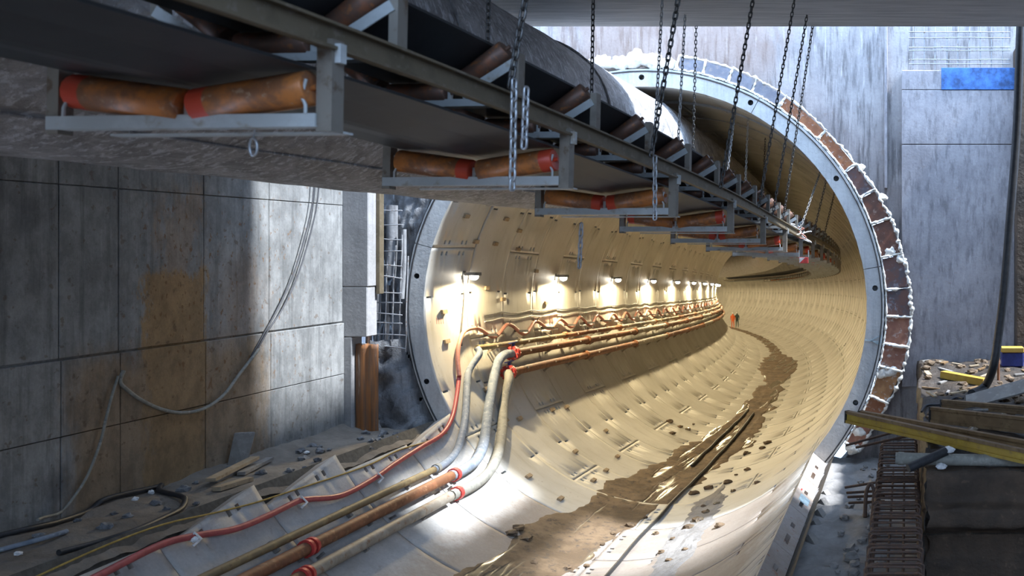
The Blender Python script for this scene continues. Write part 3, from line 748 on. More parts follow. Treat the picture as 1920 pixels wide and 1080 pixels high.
for i, Z in enumerate(st):
    m = cmat(Z); a = m @ Vector((.09, 0, H1 - .02)); b = m @ Vector((-CW - .09, 0, H1 - .02))
    if Z < 16:
        ta = Vector((a.x + .17 * (4.8 - a.z), min(a.y + .02, -3.25), 4.79)); tb = Vector((b.x + .05 + .12 * (i > 2), min(b.y, -3.25), 4.79))
        la1 = f'dark link chain on the near conveyor rail, {ORD[i]} before the tunnel mouth'; la2 = f'thin link chain on the far conveyor rail, {ORD[i]} before the tunnel mouth'
    else:
        s = max(Z - 18, .5); la = loc_tun(a); lb = loc_tun(b); xa = min(la[1] + .3, 3.55); xb = lb[1] + .1
        ta = tun(s, 4.39, math.degrees(math.acos(xa / 4.4))); tb = tun(s, 4.39, math.degrees(math.acos(xb / 4.4)))
        q = ('first', 'second', 'third')[i - 6]
        la1 = f'link chain from the lining to near conveyor rail, {q} inside tunnel'; la2 = f'thin link chain from the lining to far conveyor rail, {q} inside tunnel'
    chain([ta, a], la1, 'chains carrying the near conveyor rail', 'chain', i > 2)
    if i != 0: chain([tb, b], la2, 'chains carrying the far conveyor rail', 'chain_bright' if i in (3, 4, 7) else 'chain', True)
m = cmat(5.62); p = m @ Vector((.12, -.0, H1 + .02))
chain([p, p + Vector((-.012, 0, -.65))], 'pale chain end looped over the rail and hanging below conveyor', None, 'chain_bright')
chain([p + Vector((.075, 0, -.05)), p + Vector((.06, 0, -.42))], 'short doubled chain tail hanging beside the longer chain end', None, 'chain_bright')
m = cmat(8.05); p = m @ Vector((.12, 0, H1 - .08)); chain([p, p + Vector((0, 0, -.50))], 'short chain tail with hook hanging from the conveyor rail', None, 'chain_bright', True)
p = px(1090, 425, 8.9); chain([p, p + Vector((-.02, 0, -.40))], 'loose chain dangling under a hanger frame before the lamps', None, 'chain_bright')
p = px(475, 258, 4.3); mb = MB()
o = empty('hook_ring', p, 'single pale metal ring hanging under the nearest conveyor frame', 'hook')
mb.tube([p + Vector((.018 * math.cos(a), 0, -.045 + .042 * math.sin(a))) for a in [2 * math.pi * k / 20 for k in range(20)]], .006, 6, closed=True); mb.build('ring', M['chain_bright'], o)
mb = MB(); mb.tube([p + Vector((0, 0, -.005)), p + Vector((0.01, 0, .05))], .004, 6); mb.build('wire', M['chain_bright'], o)

# ------------------------------------------------------------------ lamps on the left lining
def lamp_parts(fr_):
    pass
mbh = MB(); mbh.box((-.06, -.14, .02), (.16, .14, .09)); mbh.box((-.14, -.03, .03), (-.06, .03, .07)); mbh.box((-.17, -.06, -.06), (-.14, .06, .12)); hm = mbh.mesh('housing', M['housing'])
bm = bmesh.new(); bmesh.ops.create_uvsphere(bm, u_segments=14, v_segments=10, radius=.085)
for v in bm.verts: v.co = Vector((v.co.x * 1.1 + .06, v.co.y * 1.25, v.co.z * .9 - .005))
bulb_m = bpy.data.meshes.new('bulb'); bm.to_mesh(bulb_m); bm.free(); bulb_m.materials.append(M['bulb'])
lz = .60; lx = -math.sqrt(4.4 ** 2 - lz ** 2) + .17
ORDN = 'first second third fourth fifth sixth seventh eighth ninth tenth eleventh twelfth thirteenth fourteenth fifteenth sixteenth seventeenth eighteenth nineteenth twentieth'.split() + ['twenty-' + k for k in 'first second third fourth fifth sixth'.split()]
s = 1.55; i = 0
while s < 130:
    f = frame(s) @ Matrix.Translation((lx, 0, lz)); o = empty('wall_lamp', f.translation, f'glowing floodlight on the lining above the pipes, {ORDN[i]} from tunnel mouth', 'lamp', 'floodlights along the tunnel lining')
    inst('housing', hm, o, f); inst('bulb', bulb_m, o, f)
    ld_ = bpy.data.lights.new('lamp_light', 'SPOT'); ld_.energy = LAMP_W; ld_.color = LAMP_COL; ld_.spot_size = R(176); ld_.spot_blend = .18; ld_.shadow_soft_size = .06
    lo = bpy.data.objects.new('lamp_light', ld_); COL.objects.link(lo)
    d = f.to_3x3() @ Vector((.12, 0, -1)); lo.matrix_basis = Matrix.Translation(f @ Vector((.06, 0, -.10))) @ d.to_track_quat('-Z', 'Y').to_matrix().to_4x4(); adopt(lo, o)
    s += 5.4; i += 1

# ------------------------------------------------------------------ pipes on the left lining
def wall_line(th, r, s0, s1, step=1.2):
    out = []; s = s0
    while s < s1: out.append(tun(s, r, th)); s += step
    return out
hA = hit(893, 655, 4.2); hB = hit(960, 663, 4.12); hC = hit(953, 699, 4.12)
print('PIPES', hA[:2], hB[:2], hC[:2])
def pipe_run(h, r, rad, mat, label, name):
    pts = wall_line(h[1], r, h[0], 100); o = empty(name, pts[0], label, 'pipe')
    k = 0; n = 0
    # lengths of pipe joined by couplings, 5.4 m each
    s = h[0]; th = h[1]
    while s < 98:
        e = min(s + 5.4, 100); q = [tun(s + (e - s) * j / 4, r, th) for j in range(5)]
        mb = MB(); mb.tube(q, rad, 12); mb.build('pipe_length', M[mat[n % len(mat)]], o)
        if s < 60:
            c = frame(e); d = (q[-1] - q[-2]).normalized(); mb = MB(); mb.tube([q[-1] - d * .09, q[-1] - d * .05, q[-1] + d * .05, q[-1] + d * .09], [rad + .012, rad + .035, rad + .035, rad + .012], 12); mb.build('coupling', M['pipe_rust'], o)
        s = e; n += 1
    s = h[0] + .9
    while s < 60:
        mb = MB(); p = tun(s, r, th); w_ = tun(s, 4.42, th - 2.2); w2 = tun(s, 4.42, th + 2.2)
        mb.bar(p + (w_ - p) * .2, w_, .03, .03); mb.bar(tun(s, r - rad - .02, th), tun(s, 4.41, th + 1.5), .02, .05); mb.build('bracket', M['pipe_grey'], o); s += 1.8
    return o
pA = pipe_run(hA, 4.2, .065, ['pipe_olive', 'pipe_rust', 'pipe_grey'], 'thin ochre pipe, uppermost of three pipes bracketed along the tunnel wall', 'wall_pipe')
pB = pipe_run(hB, 4.12, .095, ['pipe_rust', 'pipe_rust', 'pipe_grey'], 'rusty pipe in the middle of three pipes bracketed along tunnel wall', 'wall_pipe')
pC = pipe_run(hC, 4.12, .095, ['pipe_rust', 'pipe_rust', 'pipe_grey'], 'rusty pipe lowest of three pipes bracketed along the tunnel wall', 'wall_pipe')
for h, pp in ((hB, pB), (hC, pC)):
    p0, p1 = tun(h[0] - .02, 4.12, h[1]), tun(h[0] + .16, 4.12, h[1]); d = (p1 - p0).normalized()
    for k, (a, b, r) in enumerate(((0, .05, .17), (.07, .12, .17), (.16, .20, .13))):
        mb = MB(); mb.tube([p0 + d * a, p0 + d * b], r, 14); mb.build('red_flange', M['flange'], pp)
    for k in range(8):
        an = 2 * math.pi * k / 8; a_, b_ = perp(d); c = p0 + (a_ * math.cos(an) + b_ * math.sin(an)) * .145
        mb = MB(); mb.tube([c - d * .05, c + d * .17], .014, 6); mb.build('bolt', M['chain_bright'], pp)
    up = Vector((0, 0, 1)); mb = MB(); mb.tube([p0 + d * .1 + up * .12, p0 + d * .1 + up * .24], .035, 8); mb.build('valve_stem', M['blue_paint'], pp)
    mb = MB(); mb.bar(p0 + d * -.1 + up * .24, p0 + d * .32 + up * .25, .05, .02); mb.build('valve_lever', M['blue_paint'], pp)
def surf(lst, r): return [hit(x, y, r)[2] for x, y in lst]
LAB = {}
def hose(name, pts, rad, mat, label, cat='hose', n=6, seg=10, parts=()):
    q = smooth_path(pts, n); o = empty(name, q[0], label, cat); mb = MB(); mb.tube(q, rad, seg); mb.build('hose_body', M[mat], o)
    return o, q
def collar(o, q, f, rad, mat='flange', name='clamp', L=.05):
    i = int(f * (len(q) - 2)); d = (q[i + 1] - q[i]).normalized(); mb = MB(); mb.tube([q[i] - d * L, q[i] + d * L], rad, 14); mb.build(name, M[mat], o)
# supply hoses from the wall pipes down to the trough
A = [tun(hA[0], 4.2, hA[1]), tun(hA[0] - .06, 4.16, hA[1] + 2)] + surf([(878, 700), (874, 760), (868, 808), (855, 847), (834, 869), (813, 881)], 4.325)
oA, qA = hose('supply_hose', A, .07, 'hose_blue', 'thinnest dusty blue-grey hose dropping from the ochre pipe into the trough')
B = [tun(hB[0] - .03, 4.12, hB[1]), tun(hB[0] - .30, 4.10, hB[1] - .1), tun(hB[0] - .68, 4.10, hB[1] + .8), tun(hB[0] - .90, 4.20, hB[1] + 4.2)] + surf([(917, 760), (911, 805), (905, 838), (890, 866), (862, 885), (845, 893)], 4.29)
oB, qB = hose('supply_hose', B, .10, 'hose_blue', 'thick dusty hose from the middle wall pipe bending onto the trough')
C = [tun(hC[0] - .05, 4.10, hC[1]), tun(hC[0] - .22, 4.06, hC[1] + 2.5)] + surf([(944, 760), (941, 810), (934, 850), (917, 885), (887, 910), (845, 930)], 4.29)
oC, qC = hose('supply_hose', C, .10, 'hose_grey', 'thick dusty hose from the lowest wall pipe bending onto the trough')
for o, q in ((oB, qB), (oC, qC)): collar(o, q, .98, .125)
collar(oA, qA, .98, .085, 'hose_grey')
# pipes lying along the trough
def floor_pipe(start, th_s, segs, rad, label, end=-13.0, couplings=()):
    s0, th, _ = hit(*start, 4.4 - rad - .06); o = empty('trough_pipe', tun(s0, 4.25, th), label, 'pipe')
    s = s0; r = 4.4 - rad - .06
    for L, mt in segs:
        e = max(s - L, end); mb = MB(); mb.tube([tun(s, r, th), tun((s + e) / 2, r, th), tun(e, r, th)], rad, 14); mb.build('pipe_length', M[mt], o)
        if e > end:
            for k in (-.05, .05):
                mb = MB(); mb.tube([tun(e + k - .025, r, th), tun(e + k + .025, r, th)], rad + .035, 14); mb.build('coupling', M['flange'], o)
        s = e
        if e <= end: break
    ss2 = s0 - .8
    while ss2 > end:
        mb = MB(); mb.bar(tun(ss2, 4.40, th - 1.2), tun(ss2, 4.40, th + 1.2), .06, .12); mb.build('support_block', M['wood_grey'], o); ss2 -= 1.6
    return o
floor_pipe((813, 881), 0, ((11, 'pipe_olive'), (9, 'hose_grey')), .06, 'narrow olive and dark pipe lying in trough beside the red hose')
floor_pipe((845, 893), 0, ((3.9, 'pipe_rust'), (9, 'pipe_rust')), .092, 'rust brown pipe with red coupling lying along the trough between two pipes')
floor_pipe((843, 931), 0, ((3.85, 'pipe_grey'), (9, 'pipe_rust')), .092, 'grey pipe turning rusty past its red coupling, lying lowest in trough')
# red hose: wavy on hooks along the lining, then down and out along the trough
red_lo = surf([(120, 1110), (180, 1082), (300, 1022), (370, 1004), (440, 992), (500, 968), (558, 940), (580, 936), (640, 929), (700, 898), (740, 870), (790, 838), (828, 815), (847, 785), (856, 745), (861, 705)], 4.33)
hose('red_hose', red_lo, .043, 'hose_red', 'red rubber hose snaking along the trough edge and up to lining')
red_hi = surf([(861, 705), (858, 670), (862, 640), (872, 620)], 4.30)
hs = hit(890, 615, 4.34); z_c = 4.34 * math.sin(R(hs[1])); s = hs[0]; wave = []
print('RED', hs[:2])
k = 0
while s < 60:
    for f in range(8):
        ph = f / 8; zz = z_c - .25 * (1 - math.cos(2 * math.pi * ph)) / 2 * (1 + .12 * math.sin(k * 2.1)); ss3 = s + 1.72 * ph
        wave.append(rframe(ss3) @ Vector((-math.sqrt(4.32 ** 2 - zz ** 2), 0, zz)))
    s += 1.72; k += 1
o, q = hose('draped_hose', red_hi + wave, .043, 'hose_pink', 'faded red hose draped in waves over hooks along tunnel lining', n=3, seg=8)
s = hs[0]
while s < 50:
    mb = MB(); p = frame(s) @ Vector((-math.sqrt(4.4 ** 2 - z_c ** 2), 0, z_c + .05)); mb.tube([p, p + Vector((.12, 0, -.02)), p + Vector((.14, 0, .05))], .012, 6); mb.build('hook', M['chain'], o)
    mb = MB(); p2 = p + Vector((0, .5, -.25)); mb.bar(p2, p2 + Vector((.35, 0, .0)), .04, .05); mb.build('anchor_bar', M['chain'], o); s += 1.72
for zc, mt, lab in ((z_c + .16, 'cord_w', 'thin pale cable clipped along the lining above draped hose'), (z_c + .30, 'cord_k', 'thin black cable clipped along the lining above pale cable')):
    pts = []; s = hs[0] + .6
    while s < 80:
        z1 = zc - .05 * abs(math.sin(s * 1.8)); pts.append(frame(s) @ Vector((-math.sqrt(4.37 ** 2 - z1 ** 2), 0, z1))); s += .45
    mb = MB(); mb.tube(pts, .014, 5); tag(mb.build('cable', M[mt]), lab, 'cable')
# dark vertical cable on the lining beside the first lamp
mb = MB(); mb.tube([tun(1.45 + .15 * math.sin(k * .5), 4.37, 172 + k * 2.2) for k in range(10)], .016, 6); tag(mb.build('cable', M['cord_k']), 'short dark cable drooping from the first lamp to red hose', 'cable')
# yellow cord along the trough edge
yc = surf([(60, 1085), (200, 1022), (307, 983), (400, 962), (480, 942), (560, 916), (640, 890), (700, 868), (745, 845), (800, 828), (838, 812)], 4.385)
mb = MB(); mb.tube(smooth_path(yc, 4), .012, 6); tag(mb.build('cord', M['cord_y']), 'thin yellow cord stretched along the top of trough segments', 'cord')

# ------------------------------------------------------------------ mud and wet strip along the invert
def mud():
    mb = MB(); st = []; s = -9.0
    while s < 110: st.append(s); s += .12 if s < 14 else .5
    K = 26; vs = []
    for s in st:
        wl_ = max(-1.9 + .068 * (s + 3), -1.95) if s < 14 else (-.72 if s < 26 else -.42)
        wr_ = 1.15 - .035 * (s + 3) if s < 14 else (.5 if s < 26 else .4)
        wr_ = min(wr_, -.70 + .105 * (s + 4)) + (.0 if s < 14 else 0)
        if 27 < s < 47:
            b = math.sin(math.pi * (s - 27) / 20); wl_ -= .75 * b; wr_ += .75 * b
        wl_ += .30 * noise.noise(Vector((s * .55, 0, 0))) + .14 * noise.noise(Vector((s * 1.9, 5, 0))) + .05 * noise.noise(Vector((s * 6, 5, 0)))
        wr_ += .30 * noise.noise(Vector((s * .6, 9, 0))) + .14 * noise.noise(Vector((s * 2.1, 15, 0))) + .05 * noise.noise(Vector((s * 6, 15, 0)))
        f = rframe(s)
        for k in range(K + 1):
            x = wl_ + (wr_ - wl_) * k / K; e = min(k, K - k) / K
            h = .012 + .035 * min(1, e * 9) * (.35 + .8 * abs(noise.noise(Vector((x * 2.2, s * 1.2, 1))))) + .02 * noise.noise(Vector((x * 7, s * 5, 2))) * min(1, e * 9)
            if s < 16: h += -.03 * math.exp(-((x + .45 - .0 * s) / .18) ** 2) - .03 * math.exp(-((x - .1) / .1) ** 2)
            vs.append(f @ Vector((x, 0, -math.sqrt(4.4 ** 2 - x * x) + (max(h, .008) if 0 < k < K else -.01))))
    n = K + 1
    mb.add(vs, [(i * n + k, i * n + k + 1, (i + 1) * n + k + 1, (i + 1) * n + k) for i in range(len(st) - 1) for k in range(K)], 0, True)
    return mb.build('mud_strip', M['mud'])
tag(mud(), 'wet brown mud and water trickle along the tunnel invert', 'mud', kind='stuff')
for x0, x1, s0, s1, lab in ((.12, -.05, -4, 16, 'dark thin tube lying in the mud along the invert'), (-.42, -.38, 6, 17, 'short thin dark tube on the left of the mud')):  # two thin black tubes forming dark lines along the mud
    pts = []
    for k in range(30):
        s = s0 + (s1 - s0) * k / 29; x = x0 + (x1 - x0) * k / 29 + .04 * noise.noise(Vector((s * .6, x0, 0)))
        pts.append(rframe(s) @ Vector((x, 0, -math.sqrt(4.4 ** 2 - x * x) + .05)))
    mb = MB(); mb.tube(pts, .035, 8); tag(mb.build('invert_tube', M['rubber']), lab, 'hose')
def mud_patch():
    mb = MB(); st = [-6.5 + .12 * k for k in range(84)]; K = 12; vs = []
    for k_, s in enumerate(st):
        e_ = min(1, min(k_, 83 - k_) / 14)
        cxx = 1.15 - .03 * (s + 5) + .15 * noise.noise(Vector((s * .7, 3, 0))); hw = (.38 + .22 * noise.noise(Vector((s * 1.3, 8, 0))) + .10 * noise.noise(Vector((s * 5, 8, 0)))) * e_ + .02
        f = rframe(s)
        for k in range(K + 1):
            x = cxx + hw * (2 * k / K - 1); e = min(k, K - k) / K
            h = (.02 + .05 * abs(noise.noise(Vector((x * 4, s * 3, 7))))) * min(1, e * 5) - .008
            vs.append(f @ Vector((x, 0, -math.sqrt(4.4 ** 2 - x * x) + h)))
    n = K + 1; mb.add(vs, [(i * n + k, i * n + k + 1, (i + 1) * n + k + 1, (i + 1) * n + k) for i in range(len(st) - 1) for k in range(K)])
    return mb.build('mud_patch', M['trench'])
tag(mud_patch(), 'grey clotted mud patch to the right of the trough bottom', 'mud', kind='stuff')
def lump_mesh(name, r, mat, seed, fl=.5):
    bm = bmesh.new(); bmesh.ops.create_icosphere(bm, subdivisions=2, radius=r)
    for v in bm.verts:
        d = 1 + .6 * noise.noise(v.co / r * 1.6 + Vector((seed, 0, 0))); v.co *= d; v.co.z *= fl
    me = bpy.data.meshes.new(name); bm.to_mesh(me); bm.free(); me.materials.append(mat); return me
cl = [lump_mesh('mud_clump', .09, M['mud'], k * 3.3) for k in range(4)]
spots = [(1330, 915), (1365, 905), (1300, 925), (1375, 920), (1345, 945), (1320, 950), (1290, 990), (1310, 975), (1262, 1010), (1285, 1030), (1240, 1035), (1255, 1050), (1325, 960), (1350, 985), (1230, 1000), (1380, 890),
         (1402, 880), (1420, 905), (1430, 840), (1440, 830), (1400, 850), (1275, 800), (1290, 805), (1260, 812), (1300, 795), (1255, 790), (960, 1000), (985, 1010), (970, 990), (1000, 1055), (1065, 1065), (1100, 1060), (1180, 985), (1210, 970), (1130, 1020), (1150, 1000)]
for k, (x, y) in enumerate(spots):
    h = hit(x, y, 4.38)
    o = inst('mud_clump', cl[k % 4], None, Matrix.Translation(h[2]) @ Matrix.Rotation(k * 1.7, 4, 'Z') @ Matrix.Scale(random.uniform(.5, 1.5), 4)); tag(o, 'small dark mud clump lying on the trough or tunnel invert', 'mud clump', 'mud clumps on the invert')
# two workers far down the tunnel
def person(x, y, r, mat, label):
    h = hit(x, y, 4.36); p = h[2]
    me = bpy.data.meshes.new('person'); J = [(0, 0, .95), (0, 0, 1.2), (0, 0, 1.45), (0, 0, 1.56), (0, 0, 1.72), (.2, 0, 1.42), (.27, .05, 1.15), (.25, -.05, .9), (-.2, 0, 1.42), (-.27, .05, 1.15), (-.25, -.05, .9), (.1, 0, .9), (.13, -.05, .5), (.13, .05, .06), (-.1, 0, .9), (-.12, .06, .5), (-.13, .0, .06), (.13, -.1, .04), (-.13, -.15, .04)]
    E = [(0, 1), (1, 2), (2, 3), (3, 4), (2, 5), (5, 6), (6, 7), (2, 8), (8, 9), (9, 10), (0, 11), (11, 12), (12, 13), (0, 14), (14, 15), (15, 16), (13, 17), (16, 18)]
    rad = [.16, .16, .17, .07, .115, .08, .055, .045, .08, .055, .045, .11, .075, .055, .11, .075, .055, .04, .04]
    me.from_pydata(J, E, []); o = inst('person', me, None, Matrix.Translation(p)); me.materials.append(mat)
    sk = o.modifiers.new('skin', 'SKIN'); su = o.modifiers.new('sub', 'SUBSURF'); su.levels = su.render_levels = 1
    for v, q in zip(me.skin_vertices[0].data, rad): v.radius = (q, q * .85)
    me.skin_vertices[0].data[0].use_root = True
    bm = bmesh.new(); bmesh.ops.create_uvsphere(bm, u_segments=12, v_segments=8, radius=.14)
    for v in bm.verts: v.co = Vector((v.co.x, v.co.y, max(v.co.z, -.02) + 1.76)) + p
    hm_ = bpy.data.meshes.new('helmet'); bm.to_mesh(hm_); bm.free(); hm_.materials.append(M['white']); inst('helmet', hm_, o)
    tag(o, label, 'person')
person(1374, 615, 0, M['hivis'], 'person in orange workwear standing far down the tunnel')
person(1382, 614, 0, M['dark_cloth'], 'person in dark workwear standing far down the tunnel')

# ------------------------------------------------------------------ left corner: rebar mesh, rusty sheet, dark rock, cables, debris
rm = empty('rebar_mesh', px(720, 655, 17.7), 'bent grey rebar mesh exposed between pilaster and tunnel mouth', 'rebar mesh')
for k, x in enumerate((696, 703, 711, 722, 735, 748, 760)):
    q = [px(x + 8 - 8 * (y - 385) / 270 + 2.5 * nz((x, y, 0), .02), y, 17.72 + .05 * nz((x, y, 5), .02)) for y in range(375 if k < 2 else 480 - 20 * (k % 3), 662, 30)]
    mb = MB(); mb.tube(q, .013, 6); mb.build('bar', M['rebar_grey'], rm)
for k, y in enumerate((392, 420, 443, 468, 497, 515, 548, 566, 584, 604, 625, 645)):
    q = [px(x, y + (x - 680) * (.10 if k % 3 == 2 else .03) + 3 * nz((x, y, 0), .02), 17.69 + .06 * nz((x, y, 9), .02)) for x in range(694 if y < 620 else 676, 766, 12)]
    mb = MB(); mb.tube(q, .012, 6); mb.build('bar', M['rebar_grey'], rm)
# broken concrete and pipes behind the mesh
def outside(p):
    r = math.hypot(p.x, p.z)
    if r < 4.92: p.y = max(p.y, .10)
    return p
rk = rough_sheet('wall_rubble', 34, 90, lambda u, v: outside(Vector((-5.45 + 1.3 * u, .12 + .14 * nz((u * 5, v * 9, 0), 1) + .10 * nz((u * 13, v * 30, 3), 1), -3.0 + 6.4 * v))), M['dark_rock'], keep=lambda p: math.hypot(p.x, p.z) > 4.80)
tag(rk, 'dark broken concrete behind the rebar mesh', kind='structure')
for k, (x, y0, y1, w, mt) in enumerate(((712, 380, 600, .07, 'pipe_conc'), (735, 385, 520, .105, 'pipe_conc'), (694, 380, 650, .05, 'rebar'), (757, 430, 560, .05, 'pipe_conc'), (727, 535, 640, .05, 'rubber'))):
    a, b = px(x, y0, 17.86 + w), px(x - 4, y1, 17.86 + w); mb = MB(); mb.tube([a, (a + b) / 2 + Vector((.02, 0, 0)), b], w, 10); tag(mb.build('embedded_pipe', M[mt]), ('grey round pipe set upright in the broken concrete behind mesh', 'thick grey upright pipe stub behind the mesh near the mouth ring', 'rusty upright tube beside the pilaster behind the mesh', 'short thin grey pipe stub close to the mouth ring', 'black tube end in the dark gap behind the mesh')[k], 'pipe')
sh = rough_sheet('rusty_sheet', 10, 20, lambda u, v: Vector((-5.34 + .42 * u, -.66 + .02 * math.sin(u * 14), -2.6 + 1.95 * v + .03 * nz((u * 5, v, 0), 1) * (v > .9))), M['plate_rust'])
mb = MB(); sh2 = sh.modifiers.new('solid', 'SOLIDIFY'); sh2.thickness = .03
tag(sh, 'rust-streaked orange steel sheet standing under the rebar mesh', 'steel sheet')
lw = rough_sheet('rubble_wall', 20, 20, lambda u, v: outside(Vector((-4.98 + 1.55 * u - .25 * v, -.38 + .45 * u + .16 * nz((u * 7, v * 9, 0), 1) + .08 * nz((u * 18, v * 22, 3), 1), -2.75 + 2.15 * v + .2 * nz((u * 5, 0, 2), 1) * (v > .9)))), M['dark_rock'], keep=lambda p: math.hypot(p.x, p.z) > 4.80)
tag(lw, 'dark wet rough concrete below the mesh beside the mouth ring', 'concrete'); lw['kind'] = 'structure'
# cables on the left wall
for k, dx in enumerate((0, 9)):
    q = [on_x(x + dx * (1 if y < 600 else .5), y, XL + .08) for x, y in ((590, 330), (585, 385), (570, 450), (548, 520), (520, 580), (498, 620), (470, 670))]
    mb = MB(); mb.tube(smooth_path(q, 5), .012, 6); tag(mb.build('cable', M['cord_k']), ('thin black cable hanging down the bright corner of side wall', 'second thin black cable beside the first in the bright corner')[k], 'cable')
q = [on_x(x, y, XL + .09) for x, y in ((485, 655), (450, 700), (420, 740), (385, 765), (345, 774), (305, 768), (265, 750), (240, 732), (225, 716), (232, 695))]
mb = MB(); mb.tube(smooth_path(q, 5), .025, 8); tag(mb.build('hose', M['hose_grey']), 'grey hose sagging in a loop across the stained side wall', 'hose')
q = [on_x(x, y, XL + .09) for x, y in ((222, 705), (212, 735), (200, 780), (188, 830), (165, 890), (140, 930))] + [Vector((-5.42, -6.62, ledz(-5.42, -6.62) + .12)), Vector((-5.36, -6.9, ledz(-5.36, -6.9) + .13)), Vector((-5.27, -7.08, ledz(-5.27, -7.08) + .125))]
ledge_drop = smooth_path(q, 5)[-14:]; mb = MB(); mb.tube(smooth_path(q, 5), .017, 8); tag(mb.build('hose', M['hose_grey']), 'thin grey hose running down side wall to the ledge', 'hose')
def on_led(x, y, up=.04):
    z = -2.2
    for _ in range(5):
        p = on_z(x, y, z); z = ledz(max(-5.55, min(-4.05, p.x)), max(-15.9, min(.5, p.y))) + up
    p.x = max(p.x, XL + .085); return p
q = [on_led(x, y) for x, y in ((-60, 1018), (0, 1004), (60, 990), (110, 978), (160, 958), (200, 935), (235, 914), (262, 910), (300, 920), (338, 930), (347, 938), (338, 955), (305, 972), (250, 996), (180, 1018), (110, 1036))]
ledge_loop = smooth_path(q, 5); mb = MB(); mb.tube(ledge_loop, .035, 8); tag(mb.build('hose', M['rubber']), 'thick black hose looped on the dirt ledge', 'hose')
q = [on_led(x, y, .03) for x, y in ((-40, 1042), (20, 1026), (80, 1010), (125, 996))]
ledge_end = smooth_path(q, 5); mb = MB(); mb.tube(ledge_end, .03, 8); tag(mb.build('hose', M['hose_blue']), 'dusty blue hose end lying beside the looped black hose', 'hose')
plank_ends = []
for k, (a, b, u0, u1, w, h, mt, lab) in enumerate((((395, 900), (518, 838), .135, .20, .13, .05, 'wood', 'pale timber plank, uppermost of heap on the ledge'), ((406, 917), (468, 898), .03, .03, .12, .06, 'wood', 'short timber offcut at the foot of plank heap'),
                                           ((400, 902), (468, 874), .03, .03, .09, .05, 'wood_grey', 'grey weathered plank lying behind the pale plank'), ((452, 888), (506, 860), .03, .05, .11, .05, 'wood_grey', 'broken grey board sticking out under the pale plank'))):
    pa, pb = on_led(*a, u0), on_led(*b, u1); d = pb - pa
    if d.length > 1.3: pb = pa + d.normalized() * 1.3
    plank_ends.append((pa, pb)); mb = MB(); mb.bar(pa, pb, w, h, (0, 0, 1)); tag(mb.build('plank', M[mt]), lab, 'plank')
p = on_led(447, 868, 0.0); p.x = XL + .20; rbox('board', (-.12, -.03, -.05), (.12, .03, .48), M['wood_grey'], None, .01, Matrix.Translation(p) @ Matrix.Rotation(R(12), 4, 'Z') @ Matrix.Rotation(R(-14), 4, 'X') @ Matrix.Rotation(R(6), 4, 'Y'), .03)
tag(bpy.data.objects['board'], 'grey pointed board leaning upright on the side wall', 'board')
OCC = []
def free(X, Y, r, tries=None):
    if any(math.hypot(X - a, Y - b) < r + c for a, b, c in OCC): return False
    OCC.append((X, Y, r)); return True
def block(path, r):
    for p in path: OCC.append((p[0], p[1], r))
block(ledge_loop, .06); block(ledge_end, .05); block(ledge_drop, .05)
for (a, b) in plank_ends: block([a + (b - a) * (k / 12) for k in range(13)], .12)
rs = [lump_mesh('stone', .07, M['dark_rock'], k * 2.1, .7) for k in range(3)]; ws = lump_mesh('scrap', .04, M['white'], 5.5, .6)
for k in range(34):
    sc_ = random.uniform(.4, 1.2)
    while True:
        Y = random.uniform(-7.5, -.9); X = random.uniform(-5.35, -4.2)
        if free(X, Y, .10 * sc_): break
    o = inst('stone', rs[k % 3], None, Matrix.Translation((X, Y, ledz(X, Y) + .02)) @ Matrix.Rotation(k, 4, 'Z') @ Matrix.Scale(sc_, 4)); tag(o, 'small dark stone lying on the dirt ledge', 'stone', 'stones on the ledge')
for k, (x, y) in enumerate(((575, 848), (253, 936), (283, 923), (34, 1038), (365, 1012))):
    o = inst('scrap', ws, None, Matrix.Translation(on_led(x, y, .02)) @ Matrix.Rotation(k, 4, 'X')); tag(o, 'small white scrap lying on the dirt ledge', 'scrap', 'white scraps on the ledge')
# tie wires on the red hose and white ties
for k, (x, y) in enumerate(((365, 1006), (566, 938), (710, 893))):
    h = hit(x, y, 4.30); mb = MB(); p = h[2]; mb.tube([p + Vector((-.06, 0, -.06)), p + Vector((0, 0, .05)), p + Vector((.05, .04, -.04)), p + Vector((.02, -.05, -.1))], .018, 6); tag(mb.build('hose_tie', M['white']), 'pale knotted tie fixing the red hose to the trough', 'tie', 'ties on the red hose')

# ------------------------------------------------------------------ right side: mesh, hose, timbers, rebar cage, debris
def bankz(Y):
    for (a, za), (b, zb) in zip(prof[7:], prof[8:]):
        if a <= Y <= b: return za + (zb - za) * (Y - a) / (b - a)
    return -1.4
def btop(X, Y): return bankz(Y) + .10 * nz((X, Y, 9), 1.7) + .05 * nz((X, Y, 19), 4.5)
def on_bank(x, y, up=0.0):
    z = -1.25
    for _ in range(8):
        p = on_z(x, y, z); z = btop(p.x, max(-6.4, min(.2, p.y))) + up
    p.z = z; return p
rm2 = empty('rebar_mesh', px(1800, 130, 17.1), 'grey rebar grid standing above the block wall under roof slab', 'rebar mesh')
for x in range(1712, 1892, 21):
    mb = MB(); mb.tube([px(x + 2 * nz((x, 0, 0), .1), y, 18.3) for y in (30, 90, 130)], .012, 6); mb.build('bar', M['rebar_grey'], rm2)
for y in (60, 71, 89, 95, 112, 120):
    mb = MB(); mb.tube([px(x, y + 1.5 * nz((x, y, 0), .03), 18.28) for x in range(1704, 1896, 38)], .011, 6); mb.build('bar', M['rebar_grey'], rm2)
q = [px(x, y, Z) for x, y, Z in ((1914, 20, 15.2), (1912, 85, 15.2), (1906, 250, 15.2), (1893, 420, 15.1), (1883, 540, 15.0), (1872, 630, 14.95), (1862, 690, 14.9))] + [on_bank(1846, 725, .10), on_bank(1822, 738, .06)]
